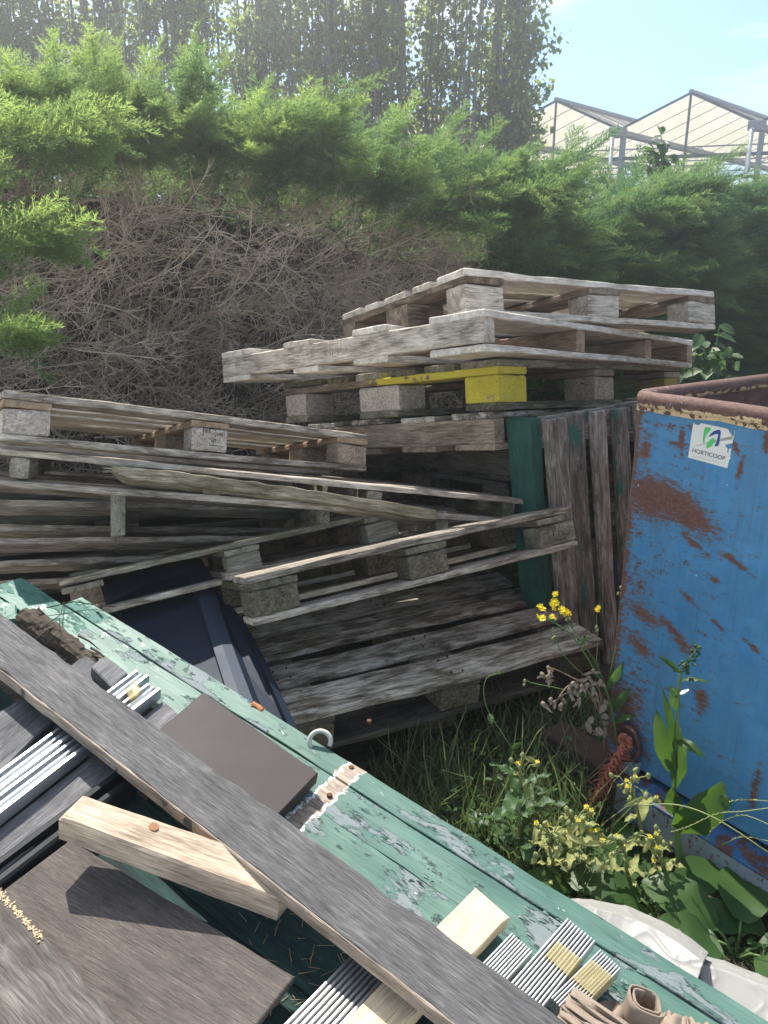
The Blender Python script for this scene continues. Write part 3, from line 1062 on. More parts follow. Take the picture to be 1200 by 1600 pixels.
def channel(name, p0, p1, w, hgt, prof, label, cat, group=None, mat=None):
    """profile (v 0..1 across, z 0..1) extruded from p0 to p1 (lower left corner line), width towards sd"""
    ax = (p1 - p0).normalized()
    sdv = PN.cross(ax).normalized()
    mb = MB()
    K = 8
    vs, fs = [], []
    mth = len(prof)
    for k in range(K + 1):
        c = p0.lerp(p1, k / K)
        for (v, z) in prof:
            vs.append(c + sdv * ((v - .5) * w) + PN * (z * hgt))
    for k in range(K):
        for i in range(mth):
            i2 = (i + 1) % mth
            fs.append((k * mth + i, (k + 1) * mth + i, (k + 1) * mth + i2, k * mth + i2))
    fs.append(tuple(range(mth)))
    fs.append(tuple(K * mth + i for i in reversed(range(mth))))
    mb.add(vs, fs)
    o = mb.build(name, mat or ALU, None, loc=(p0 + p1) / 2)
    tag(o, label, cat, group)
    return o


def ribbed(n, rib=.5, depth=.6):
    prof = []
    for k in range(n):
        a = k / n
        prof += [(a + .02 / n, 1 - depth), (a + .25 / n, .98), (a + .5 / n, 1.0), (a + .75 / n, .98), (a + .98 / n, 1 - depth)]
    prof += [(1, 0), (0, 0)]
    return prof


cprof = [(0, 0), (0, .8), (.05, 1), (.22, 1), (.27, .6), (.45, .55), (.5, .85), (.62, .9), (.66, .5), (.8, .5), (.84, 1), (.97, 1), (1, .8), (1, 0)]
RAILS = 'shiny galvanised rails on the left'
wR = (fp(0, 1222, .05) - fp(0, 1257, .05)).length * .8
channel('steel_rail', fp(-50, 1275, .032), fp(222, 1066, .032), wR * .86, .024, cprof, 'shiny galvanised steel rail with a brownish tip, nearer the rotten beam', 'rail', RAILS)
channel('steel_rail', fp(-50, 1312, .032), fp(240, 1087, .030), wR * .86, .024, cprof, 'shiny galvanised steel rail with a clean tip, beside the dark gap in the panel', 'rail', RAILS)
# tape on the first
TAPE = leafmat('yellowed_tape', (.50, .43, .24), (.70, .63, .42), .35, None, .3, True)
_t = TAPE.node_tree
_o = [q for q in _t.nodes if q.type == 'OUTPUT_MATERIAL'][0]
_src = _o.inputs['Surface'].links[0].from_socket
_tp = _t.nodes.new('ShaderNodeBsdfTransparent'); _tp.inputs[0].default_value = (.95, .88, .66, 1)
_mx = _t.nodes.new('ShaderNodeMixShader'); _mx.inputs[0].default_value = .52
_t.links.new(_src, _mx.inputs[1]); _t.links.new(_tp.outputs[0], _mx.inputs[2]); _t.links.new(_mx.outputs[0], _o.inputs['Surface'])
o = fslab('tape', TAPE, [(196, 1076), (211, 1064), (222, 1078), (204, 1094)], .060, .004, None, None, n=2)
tag(o, 'brown tape round the tip of a shiny rail', 'tape')
bprof = [(0, 0), (0, .9), (.1, 1), (.3, 1), (.34, .5), (.66, .5), (.7, 1), (.9, 1), (1, .9), (1, 0)]
o = channel('black_rail', fp(-45, 1420, .004), fp(214, 1218, .004), .040, .034, bprof, 'black plastic rail under the pale timber at the left', 'rail', None, BLK)

# ---- embossed brown sheet, grained board, timber
fslab('sheet_board', W_SHEET, [(110, 1312), (461, 1524), (330, 1690), (-60, 1440)], .030, .016, 'brown wood embossed sheet under the pale timber', 'board', n=20, c=.002, wob=.0004)
gb = fslab('grained_board', W_GRAIN, [(-8, 1378), (222, 1625), (-20, 1800), (-260, 1500)], .062, .024, 'weathered grained grey board at the lower left corner with sawdust on its edge', 'board', n=20, c=.003, wob=.0012)
m = MB()
for k in range(260):
    u = random.random() ** .8
    x, y = -8 + 230 * u * .33 + random.gauss(0, 3) - 4, 1378 + 247 * u * .33 + random.gauss(0, 2.4) + 6
    p = fp(x, y, .0625)
    s_ = random.uniform(.0004, .0013)
    m.box(tuple(p - Vector((s_, s_, 0))), tuple(p + Vector((s_, s_, s_ * 1.2))), s_ * .3, 1, s_ * .2)
o = m.build('sawdust', W_SAWN, gb)
for v in o.data.vertices: v.co -= gb.location
o['kind'] = 'stuff'
tim = fslab('timber', W_TIMBER, [(130, 1240), (478, 1358), (437, 1408), (92, 1277)], [.126, .074, .074, .126], .045,
            'pale square timber offcut with a brown knot, sticking out from under the charcoal plank', 'timber', n=14, c=.004, wob=.0003)
KN2 = plain('timber_knot', (.24, .11, .05), .7, 0, .3, .4, 90)
disc(240, 1292, .1075, .0085, .0075, 0, KN2, tim, 'knot', lift=.0012)

# ---- new sawn board passing under the plank, ribbed strips
fslab('sawn_board', W_SAWN, [(743, 1386), (480, 1655), (575, 1660), (796, 1433)], .045, .026, 'bright new sawn board passing under the charcoal plank', 'board', n=16, c=.002, wob=.0005)
RIB = 'ribbed aluminium strips'


def rstrip(c0, c1, wpx, nrib, label, h=.012, hg=.016):
    p0, p1 = fp(*c0, h), fp(*c1, h)
    w = (fp(*wpx[0], h) - fp(*wpx[1], h)).length
    return channel('ribbed_strip', p0, p1, w, hg, ribbed(nrib), label, 'metal strip', RIB, ALUR)


rstrip((455, 1655), (600, 1497), ((462, 1600), (540, 1600)), 9, 'ribbed aluminium strip left of the bright sawn board, below the charcoal plank', .02)
r1 = rstrip((722, 1580), (812, 1483), ((757, 1507), (795, 1535)), 9, 'short ribbed aluminium strip end between the bright sawn board and the taped strip', .02)
r2 = rstrip((800, 1590), (903, 1466), ((850, 1485), (900, 1520)), 10, 'ribbed aluminium strip with a wide band of yellowed tape, nearest the middle of the panel', .03, .02)
r3 = rstrip((872, 1590), (948, 1512), ((890, 1530), (925, 1562)), 9, 'ribbed aluminium strip wrapped in crinkled yellow tape, beside the crumpled canvas', .03, .02)
for q, lb in (([(849, 1490), (868, 1468), (912, 1500), (892, 1527)], 'band of yellowed tape across the wider ribbed strip'),
              ([(893, 1526), (922, 1497), (962, 1527), (930, 1558)], 'crinkled yellow tape over the ribbed strip next to the canvas')):
    m = MB()
    rows = []
    P = [fp(x, y, .0535) for x, y in q]
    for i in range(7):
        rw = []
        for j in range(14):
            p = P[0].lerp(P[1], i / 6).lerp(P[3].lerp(P[2], i / 6), j / 13)
            dz = random.gauss(0, .0008)
            if j in (0, 13): dz -= .016
            rw.append(p + PN * dz)
        rows.append(rw)
    m.grid(rows)
    o = m.build('tape', TAPE, None, loc=P[0])
    tag(o, lb, 'tape')


# ---- crumpled canvas at the bottom edge
def crumple(rows, amp, fr, seed, nrm, sub=6, crease=False):
    """bilinear refine of a coarse grid of points with layered ridged noise"""
    from mathutils import noise as mn
    R0 = [[Vector(p) for p in r] for r in rows]
    nr, nc = len(R0), len(R0[0])
    out = []
    for i in range((nr - 1) * sub + 1):
        a, fa = divmod(i, sub)
        if a == nr - 1: a, fa = nr - 2, sub
        row = []
        for j in range((nc - 1) * sub + 1):
            b, fb = divmod(j, sub)
            if b == nc - 1: b, fb = nc - 2, sub
            u, v = fa / sub, fb / sub
            p = R0[a][b].lerp(R0[a][b + 1], v).lerp(R0[a + 1][b].lerp(R0[a + 1][b + 1], v), u)
            q = p * fr + Vector((seed, seed * 2, 0))
            d = 1 - abs(mn.noise(q)) * 2.2 + .5 * (1 - abs(mn.noise(q * 2.3)) * 2) + .25 * mn.noise(q * 5)
            if crease:
                d = .6 + 1.6 * mn.noise(q * .4) + .35 * (1 - abs(mn.noise(q))) ** 22 + .22 * (1 - abs(mn.noise(q * 1.9 + Vector((3, 1, 2))))) ** 26 + .3 * mn.noise(q * 1.2)
            row.append(p + nrm * (amp * (d - .6)))
        out.append(row)
    return out


CANV = leafmat('canvas_cloth', (.24, .185, .145), (.44, .37, .30), .12, None, .85, True, .1)
m = MB()


def pleat(c0, c1, e0, e1, nw, amp, h0, h1, seed, K=72):
    """cloth lying between edge c0-c1 and edge e0-e1 with folds running from one edge to the other"""
    r = random.Random(seed)
    ph = [r.uniform(0, 6) for _ in range(4)]
    rows = []
    for i in range(K + 1):
        u = i / K
        row = []
        for k in range(13):
            v = k / 12
            x = (c0[0] + (c1[0] - c0[0]) * u) * (1 - v) + (e0[0] + (e1[0] - e0[0]) * u) * v
            y = (c0[1] + (c1[1] - c0[1]) * u) * (1 - v) + (e0[1] + (e1[1] - e0[1]) * u) * v
            y += (3 * math.sin(u * 17 + ph[0]) + 2 * math.sin(u * 41 + ph[1])) * (1 - v)
            w_ = abs(math.sin(u * nw * math.pi + ph[2] + .8 * math.sin(v * 2.2 + u * 3))) ** .7
            h = h0 + (h1 - h0) * v + amp * (.35 + .65 * v) * w_ + .3 * amp * math.sin(u * 23 + v * 7 + ph[3])
            row.append(fp(x, y, h))
        rows.append(row)
    return rows


m.grid(pleat((930, 1562), (1075, 1592), (900, 1660), (1090, 1680), 5.5, .020, .012, .03, 4))
m.grid(pleat((1040, 1580), (1118, 1604), (1050, 1660), (1140, 1660), 3.0, .014, .010, .02, 9, 40))
cv = m.build('canvas_cloth', CANV, None, loc=fp(980, 1610, .03))
tag(cv, 'crumpled beige canvas cloth at the bottom edge on the green panel', 'cloth')
md = cv.modifiers.new('s', 'SOLIDIFY'); md.thickness = .002
m = MB()      # rolled end and a pleated flap
rows = []
cc = fp(998, 1588, .03)
for i in range(34):
    th = i / 33 * 2 * math.pi * 1.7
    rr = .020 - .0075 * i / 33 + .0012 * math.sin(i * 1.3)
    rows.append([cc + (pax * math.cos(th) * 1.25 + pac * math.sin(th)) * rr * (1 + .12 * k / 4) + PN * (.012 * k - .012) for k in range(5)])
m.grid(rows)
m.grid(pleat((868, 1592), (896, 1542), (958, 1660), (985, 1600), 6.0, .010, .062, .070, 2, 60))
m.v = [p - cv.location for p in m.v]
fo = m.build('fold', CANV, cv)
md = fo.modifiers.new('s', 'SOLIDIFY'); md.thickness = .002

# ---- white tarp
TARP = leafmat('white_tarp', (.40, .39, .37), (.53, .52, .50), .35, ((.4, .39, .34), (.5, .48, .43)), .4, True, .5)
m = MB()
top = [(862, 1400), (925, 1402), (985, 1413), (1040, 1440), (1078, 1466), (1107, 1490)]
def tz(x, y, z): return at_z(x, y, z)
rowsA = [[tz(x, y, .40) for x, y in top],
         [tz(x - 8, y + 14, .435) for x, y in top],
         [tz(x - 20, y + 50, .42) for x, y in top],
         [tz(x - 40, y + 95, .40) for x, y in top],
         [tz(x - 60, y + 150, .36) for x, y in top]]
m.grid(crumple(rowsA, .0085, 11, 11, Vector((.0, -.3, 1)).normalized(), 16, True))
top2 = [(1098, 1494), (1135, 1505), (1175, 1522), (1215, 1538), (1290, 1566)]
rowsB = [[tz(x, y, .37) for x, y in top2], [tz(x - 4, y + 12, .40) for x, y in top2],
         [tz(x - 4, y + 60, .38) for x, y in top2], [tz(x - 10, y + 130, .35) for x, y in top2], [tz(x - 14, y + 200, .33) for x, y in top2]]
m.grid(crumple(rowsB, .0085, 10, 21, Vector((.0, -.3, 1)).normalized(), 16, True))
o = m.build('tarp', TARP, None, loc=tz(1060, 1480, .3))
tag(o, 'crumpled white plastic tarp between the green panel and the weeds', 'tarp')
md = o.modifiers.new('s', 'SOLIDIFY'); md.thickness = .003; md.offset = -1

# ---- navy plastic trough
NAVY = plain('navy_plastic', (.010, .019, .036), .62, 0, .25, .25, 9, .08)
NAVY2 = plain('navy_plastic_rim', (.022, .036, .060), .6, 0, .25, .2, 9, .05)
E_ = [  # polyline per ridge: top, middle, bottom as photo x, y, depth
    [(165, 945, 2.237), (215, 985, 2.092), (300, 1080, 1.830)],
    [(235, 912, 2.311), (285, 985, 2.082), (352, 1120, 1.770)],
    [(292, 897, 2.350), (322, 985, 2.072), (368, 1130, 1.750)],
    [(300, 893, 2.330), (325, 985, 2.042), (372, 1132, 1.730)],
    [(330, 899, 2.340), (355, 985, 2.052), (412, 1136, 1.730)],
    [(334, 912, 2.371), (362, 985, 2.102), (420, 1136, 1.780)],
    [(345, 930, 2.341), (378, 985, 2.102), (452, 1150, 1.780)],
    [(350, 935, 2.303), (385, 990, 2.064), (458, 1150, 1.750)],
    [(362, 950, 2.309), (398, 1000, 2.078), (474, 1160, 1.770)],
]
def smooth3(P, n=10):
    a, b, c = [at_d(*q) for q in P]
    return [a * ((1 - u) * (1 - 2 * u)) + b * (4 * u * (1 - u)) + c * (u * (2 * u - 1)) for u in np.linspace(0, 1.15, n)]
cols = [smooth3(P) for P in E_]
tr = empty('plastic_trough', cols[3][5], (0, 0, 0), 'dark navy plastic trough standing under the tilted pallets with raised ribs', 'trough')
m = MB()
m.grid([cols[0], cols[1], cols[2], cols[3]], False)
m.grid([cols[4], cols[5], cols[6], cols[7], cols[8]], False)
o = world_part(m, 'side_wall', NAVY, tr)
md = o.modifiers.new('s', 'SOLIDIFY'); md.thickness = .008; md.offset = -1
m = MB()
m.grid([cols[3], [(a + b) / 2 + Vector((0, -.002, .002)) for a, b in zip(cols[3], cols[4])], cols[4]], False)
o = world_part(m, 'rib', NAVY2, tr)
md = o.modifiers.new('s', 'SOLIDIFY'); md.thickness = .012; md.offset = -1
m = MB()
bk_ = Vector((-.35, .75, -.05)) * .35
for cc in (cols[0], cols[3], cols[8]): pass
m.grid([[c[0] for c in cols], [c[0] + bk_ * .5 + Vector((0, 0, .015)) for c in cols], [c[0] + bk_ + Vector((0, 0, -.06)) for c in cols]], True)
o = world_part(m, 'top', NAVY, tr)
md = o.modifiers.new('s', 'SOLIDIFY'); md.thickness = .008; md.offset = -1

HOSE = plain('grey_hose', (.50, .48, .42), .5)
m = MB()
hc = fp(500, 1158, .012)
m.tube([hc + CR * (.021 * math.cos(a)) + (CU * .9 + CF * .2) * (.021 * math.sin(a)) for a in np.linspace(-.5, math.pi + .45, 22)] + [hc + CR * -.022 - Vector((0, 0, .06))], .0048, 8)
o = m.build('hose', HOSE, None, loc=hc - Vector((0, 0, .05)))
tag(o, 'small loop of grey hose poking up behind the green panel edge', 'hose')
m = MB()
p = fp(398, 1095, .006)
m.slab(p, p + pax * .03, p + pax * .03 + pac * .012, p + pac * .012, .007, n=2, down=-PN)
o = m.build('wood_chip', plain('orange_chip', (.36, .15, .06), .8), None, loc=p)
tag(o, 'small orange brown wood chip on the edge of the green panel by the navy trough', 'wood chip')

# ------------------------------------------------------------------ blue skip
Q = at_d(945, 1170, 2.095); Q.z = 0
SK1 = Vector((.574, -.819, 0)).normalized()      # along the visible wall, towards the viewer's right
SK2 = Vector((.819, .574, 0)).normalized()       # away to the right
SO = -SK2                                        # outward normal of the visible wall
ZB, ZT = .36, 1.322
skip = empty('skip_container', (Q.x, Q.y, GZ), (0, 0, 0), 'large rusty blue steel skip with a thick brown rim and a torn white sticker', 'skip')
SL, SW = 1.75, 1.7


def sk(s, o, z): return Vector((Q.x, Q.y, 0)) + SK1 * s + SO * o + Vector((0, 0, z))


def face_sz(px, py):
    p = on_plane(px, py, Vector((Q.x, Q.y, 1)), SO)
    return (p - sk(0, 0, 0)).dot(SK1), p.z


def skip_paint(full=1.0):
    t = NT('rusty_blue_paint')
    ob = t.obj()

    def dot(v):
        d = t.n('ShaderNodeVectorMath', operation='DOT_PRODUCT')
        t.l(ob, d.inputs[0]); d.inputs[1].default_value = v
        return d.outputs['Value']
    s, z = dot(SK1), t.math('ADD', dot(Vector((0, 0, 1))), GZ)
    cx = t.n('ShaderNodeCombineXYZ')
    t.l(s, cx.inputs[0]); t.l(z, cx.inputs[1])
    uv = cx.outputs[0]
    n1 = t.noise(uv, 9, 6, .65)
    n2 = t.noise(uv, 26, 6, .7)
    n3 = t.noise(uv, 90, 5, .75)
    strk = t.noise(t.mapp(uv, (30, 2.2, 1)), 3, 5, .65)
    hscr = t.noise(t.mapp(uv, (4, 22, 1), (0, 0, 0)), 2.4, 5, .7, .3)
    fine = t.noise(uv, 260, 3, .7)
    # paint
    blue = t.ramp(n1, [(.3, (.026, .165, .35)), (.55, (.045, .225, .44)), (.75, (.09, .29, .50))])
    dust = t.ramp(strk, [(.38, .08), (.75, .6)])
    blue = t.mix(dust, blue, (.13, .27, .42))
    stain = t.noise(t.mapp(uv, (7, 3, 1), (3, 8, 0)), 1.4, 7, .72, .4)
    blue = t.mix(t.ramp(stain, [(.46, 0.0), (.72, .62)]), blue, (.075, .16, .24))
    run = t.noise(t.mapp(uv, (55, 1.1, 1), (1, 6, 0)), 1.6, 4, .6)
    blue = t.mix(t.ramp(run, [(.58, 0.0), (.74, .45)]), blue, (.09, .075, .06))
    blue = t.mix(t.math('MULTIPLY', t.ramp(n3, [(.5, 0.0), (.8, 1.0)]), .22), blue, (.05, .10, .16))
    # rust strength from measured patches
    acc = None
    wob = t.math('MULTIPLY', t.math('SUBTRACT', n1, .5), .7)
    wob = t.math('ADD', wob, t.math('MULTIPLY', t.math('SUBTRACT', n2, .5), 1.1))
    pats = [((1062, 792), (.115, .042), -.42), ((1020, 778), (.085, .06), -.15), ((1010, 700), (.028, .055), 0), ((975, 1100), (.10, .12), .1), ((1050, 983), (.075, .02), -.5), ((1068, 1008), (.055, .028), -.3),
            ((1005, 960), (.07, .035), -.2), ((1000, 1010), (.075, .035), -.4), ((1075, 935), (.04, .012), -.45), ((1085, 850), (.07, .014), -.45), ((1150, 880), (.07, .012), -.4), ((1115, 905), (.03, .012), -.4),
            ((1065, 690), (.012, .055), .1), ((1060, 695), (.04, .012), 0), ((1150, 700), (.010, .03), .5), ((1156, 735), (.009, .05), -.1), ((1198, 690), (.016, .035), 0), ((970, 1150), (.13, .09), 0), ((1175, 1010), (.04, .010), -.5), ((1120, 975), (.03, .009), -.5),
            ((1180, 1230), (.015, .09), 0), ((1095, 1090), (.03, .05), .3)]
    for (c, r, a) in pats:
        cs, cz_ = face_sz(*c)
        ds = t.math('SUBTRACT', s, cs)
        dz = t.math('SUBTRACT', z, cz_)
        ca, sa = math.cos(a), math.sin(a)
        u = t.math('ADD', t.math('MULTIPLY', ds, ca / r[0]), t.math('MULTIPLY', dz, sa / r[0]))
        v = t.math('ADD', t.math('MULTIPLY', ds, -sa / r[1]), t.math('MULTIPLY', dz, ca / r[1]))
        d = t.math('SQRT', t.math('ADD', t.math('MULTIPLY', u, u), t.math('MULTIPLY', v, v)))
        k = t.math('SUBTRACT', 1.38 if c in ((1062, 792), (1020, 778)) else 1.0, d)
        acc = k if acc is None else t.math('MAXIMUM', acc, k)
    acc = t.math('MAXIMUM', acc, -.6)
    # left edge
    e = t.math('SUBTRACT', 1.0, t.math('MULTIPLY', s, 38.0))
    acc = t.math('MAXIMUM', acc, e)
    brk = t.noise(t.mapp(uv, (16, 55, 1), (2, 2, 0)), 2.2, 5, .75)
    brk2 = t.noise(t.mapp(uv, (60, 60, 1), (5, 2, 0)), 1.0, 5, .8)
    rs = t.math('ADD', t.math('ADD', acc, wob), t.math('MULTIPLY', t.math('SUBTRACT', brk, .5), 2.2))
    rs = t.math('ADD', rs, t.math('MULTIPLY', t.math('SUBTRACT', n3, .5), 1.6))
    sp = t.math('MULTIPLY_ADD', t.math('ADD', t.math('MULTIPLY', brk2, .75), t.math('MULTIPLY', hscr, .5)), 4.2, -2.76)
    sp = t.math('ADD', sp, t.math('MULTIPLY', t.math('SUBTRACT', .30, s), 1.2))
    sp = t.math('ADD', sp, t.math('MULTIPLY', t.math('SUBTRACT', n1, .5), 1.4))
    rs = t.math('MAXIMUM', rs, sp)
    rs = t.math('ADD', rs, t.math('MULTIPLY', t.math('SUBTRACT', fine, .5), .9))
    mask = t.ramp(rs, [(.40, 0.0), (.62, 1.0)])
    halo = t.ramp(rs, [(.05, 0.0), (.5, .55)])
    rust = t.ramp(t.math('ADD', t.math('MULTIPLY', n3, .6), t.math('MULTIPLY', fine, .5)), [(.3, (.05, .022, .018)), (.52, (.115, .052, .038)), (.72, (.20, .10, .068))])
    c = t.mix(halo, blue, (.07, .105, .13))
    c = t.mix(mask, c, rust)
    cr = t.math('GREATER_THAN', t.math('MULTIPLY', t.ramp(rs, [(.42, 0.0), (.47, 1.0), (.6, 0.0)]), n2), .60)
    c = t.mix(cr, c, (.62, .48, .30))
    wsp = t.math('GREATER_THAN', t.noise(t.mapp(uv, (1, .6, 1), (4, 4, 0)), 75, 2, .5), .775)
    c = t.mix(wsp, c, (.40, .52, .66))
    t.set(c, t.math('MULTIPLY_ADD', mask, .42, .42), 0, .45)
    t.bump(t.math('ADD', t.math('MULTIPLY', t.noise(uv, 3.2, 3, .5), 5.0), t.math('MULTIPLY', mask, -.5)) if False else t.math('ADD', t.math('MULTIPLY_ADD', t.noise(uv, 3.4, 2, .45), 9.0, t.math('MULTIPLY', mask, -.5)), t.math('MULTIPLY', t.math('MULTIPLY', mask, n3), 1.2)), .5, .0025)
    return t.m


def rust_mat(name, cream=0.0, zband=None, blue=0.0):
    t = NT(name)
    ob = t.obj()
    n2 = t.noise(ob, 22, 6, .7)
    n3 = t.noise(ob, 110, 5, .7)
    c = t.ramp(t.math('ADD', t.math('MULTIPLY', n2, .55), t.math('MULTIPLY', n3, .5)), [(.32, (.05, .026, .021)), (.52, (.115, .060, .048)), (.72, (.20, .115, .09))])
    if cream:
        s = t.n('ShaderNodeSeparateXYZ'); t.l(ob, s.inputs[0])
        b = t.math('GREATER_THAN', zband, t.math('ADD', s.outputs[2], t.math('MULTIPLY', t.math('SUBTRACT', n2, .5), .035)))
        k = t.math('MULTIPLY', b, t.ramp(t.noise(ob, 38, 5, .7), [(.44, 0.0), (.48, 1.0)]))
        c = t.mix(k, c, (.66, .50, .30))
        k2 = t.ramp(t.noise(t.mapp(ob, (1, 1, 1), (9, 2, 4)), 30, 6, .75), [(.64, 0.0), (.66, 1.0)])
        c = t.mix(k2, c, (.30, .32, .42))
    if blue:
        k = t.ramp(t.noise(t.mapp(ob, (1, 1, 1), (3, 3, 3)), 16, 6, .72), [(.5 - blue * .1, 0.0), (.54 - blue * .1, 1.0)])
        c = t.mix(k, c, (.035, .13, .30))
    t.set(c, .75, 0, .35)
    t.bump(n3, .5, .003)
    return t.m


RUST = rust_mat('bare_rust')
BLUE = skip_paint()
m = MB()
m.slab(sk(0, 0, ZB), sk(SL, 0, ZB), sk(SL, 0, ZT), sk(0, 0, ZT), .008, .002, 24, .0006, down=SK2)
o = world_part(m, 'front_wall', BLUE, skip)
INR = rust_mat('skip_inside_rust')
m = MB()
e_ = .0
m.slab(sk(.0, -.009, ZB), sk(.0, -SW, ZB), sk(.0, -SW, ZT), sk(.0, -.009, ZT), .008, .002, 16, .0008, down=SK1)
world_part(m, 'side_wall', INR, skip)
m = MB()
m.slab(sk(SL - .009, -.009, ZB), sk(SL - .009, -SW, ZB), sk(SL - .009, -SW, ZT), sk(SL - .009, -.009, ZT), .008, .002, 8, .0006, down=SK1)
world_part(m, 'side_wall', INR, skip)
m = MB()
m.slab(sk(.009, -SW, ZB), sk(SL - .01, -SW, ZB), sk(SL - .01, -SW, ZT), sk(.009, -SW, ZT), .008, .002, 8, .0006, down=SK2)
world_part(m, 'back_wall', INR, skip)
m = MB()
m.slab(sk(.009, -.01, ZB + .03), sk(SL - .01, -.01, ZB + .03), sk(SL - .01, -SW + .01, ZB + .03), sk(.009, -SW + .01, ZB + .03), .01, .002, 4, .0006, down=Vector((0, 0, -1)))
world_part(m, 'floor_plate', INR, skip)
# rim
RIMM = rust_mat('rim_rust', 1.0, ZT - GZ + .006)
m = MB()
zr = ZT + .012
cn = [sk(.03, .012, zr), sk(SL, .012, zr)]
ring = [sk(.006, -SW, zr), sk(.004, -.05, zr), sk(.006, -.012, zr), sk(.02, .008, zr), sk(.05, .013, zr - .001)] + [sk(s, .013, zr - .002 + .003 * math.sin(s * 7)) for s in np.linspace(.12, SL, 14)] + [sk(SL, -SW, zr)] + [sk(.006, -SW, zr)]
m.tube(ring, [.0195] * len(ring), 12)
world_part(m, 'rim', RIMM, skip)
# folded lip below the rim
m = MB()
m.slab(sk(.0, .006, zr - .03), sk(SL, .006, zr - .03), sk(SL, .006, zr - .006), sk(.0, .006, zr - .006), .006, .001, 24, .0012, down=SK2)
world_part(m, 'rim_lip', RIMM, skip)
# weld seam wire on the wall
# skid beam
BM = rust_mat('skid_top', 0, None, .25)
t = NT('skid_grey_blue')
ob = t.obj()
n1 = t.noise(ob, 14, 6, .7); n2 = t.noise(ob, 60, 5, .7)
c = t.mix(n1, (.17, .22, .27), (.30, .35, .40))
c = t.mix(t.ramp(n2, [(.56, 0.0), (.62, 1.0)]), c, (.11, .055, .04))
t.set(c, .6, 0, .4)
SKF = t.m
m = MB()
m.slab(sk(.09, .060, .250), sk(SL, .060, .250), sk(SL, .060, .326), sk(.09, .060, .326), .010, .002, 20, .0008, down=SK2)
world_part(m, 'skid_web', SKF, skip)
m = MB()
m.slab(sk(.09, .063, .336), sk(SL, .063, .336), sk(SL, -.07, .336), sk(.09, -.07, .336), .0095, .002, 20, .0008, down=Vector((0, 0, -1)))
m.slab(sk(.09, .063, .249), sk(SL, .063, .249), sk(SL, -.07, .231), sk(.09, -.07, .231), .009, .002, 20, .0008, down=Vector((0, 0, -1)))
world_part(m, 'skid_flange', BM, skip)
DRUST = plain('dark_rust', (.055, .032, .026), .85, 0, .3, .5, 40, .4)
m = MB()
m.slab(sk(-.19, .055, .338), sk(.088, .055, .338), sk(.088, -.045, .338), sk(-.19, -.045, .338), .10, .004, 8, .0012, down=Vector((0, 0, -1)))
world_part(m, 'cross_bar', DRUST, skip)
# lug
m = MB()
s0, z0 = face_sz(986, 1158)
m.tube([sk(s0 + .036 * math.cos(a), .016, z0 + .048 * math.sin(a)) for a in np.linspace(0, 2 * math.pi, 25)], .006, 8)
world_part(m, 'lug_ring', RUST, skip)
m = MB()
s1_, z1_ = face_sz(989, 1205)
m.slab(sk(s1_ - .022, .018, .337), sk(s1_ - .022, .018, z0 - .045), sk(s1_ + .022, .018, z0 - .045), sk(s1_ + .022, .018, .337), .017, .003, 6, .0008, down=SK2)
world_part(m, 'lug_post', SKF, skip)
# sticker
STK = plain('sticker_white', (.72, .70, .64), .6, 0, .3, .06, 60)
SGRN = plain('sticker_green', (.09, .52, .14), .6, 0, .3, .05)
SNAV = plain('sticker_navy', (.03, .075, .27), .6, 0, .3, .05)


def zpx(x, y): return 1040 + x / 7.5, 640 + y / 7.5


def face_poly(pts, off, mat, parent, name, thick=.0006):
    P = []
    for (x, y) in pts:
        s_, z_ = face_sz(*zpx(x, y))
        P.append(sk(s_, off, z_))
    n = len(P)
    bm = bmesh.new()
    V = [bm.verts.new(p - skip.location) for p in P]
    f = bm.faces.new(V)
    r = bmesh.ops.extrude_face_region(bm, geom=[f])
    for v in [g for g in r['geom'] if isinstance(g, bmesh.types.BMVert)]: v.co += SO * thick
    bmesh.ops.triangulate(bm, faces=bm.faces[:])
    bmesh.ops.recalc_face_normals(bm, faces=bm.faces[:])
    me = bpy.data.meshes.new(name)
    bm.to_mesh(me); bm.free()
    me.materials.append(mat)
    return link(bpy.data.objects.new(name, me), parent)


stk = face_poly([(330, 150), (350, 170), (375, 181), (400, 178), (418, 158), (470, 168), (530, 180), (540, 190), (552, 184), (640, 205), (720, 222), (735, 228), (745, 250), (770, 285), (790, 320), (800, 345), (808, 300), (806, 240), (812, 242),
                 (800, 330), (784, 398), (740, 402), (705, 412), (702, 432), (728, 452), (724, 503), (738, 508), (746, 456), (776, 458), (762, 500), (768, 520), (757, 540), (762, 575), (748, 590), (725, 685), (600, 652), (440, 608), (265, 560), (285, 440), (305, 300)],
                .0006, STK, skip, 'sticker')
g1 = face_poly([(478, 205), (530, 208), (522, 222), (545, 224), (505, 268), (478, 305), (463, 345), (460, 396), (444, 384), (442, 340), (455, 250), (464, 215)], .0014, SGRN, stk, 'logo_shape')
g2 = face_poly([(505, 326), (530, 285), (570, 252), (612, 236), (640, 238), (654, 262), (646, 310), (632, 395), (622, 424), (596, 431), (577, 425), (600, 385), (614, 330), (622, 284), (590, 288), (545, 304)], .0014, SNAV, stk, 'logo_shape')
g3 = face_poly([(482, 455), (485, 420), (500, 385), (535, 345), (578, 328), (580, 360), (565, 405), (530, 436)], .0014, SGRN, stk, 'logo_shape')


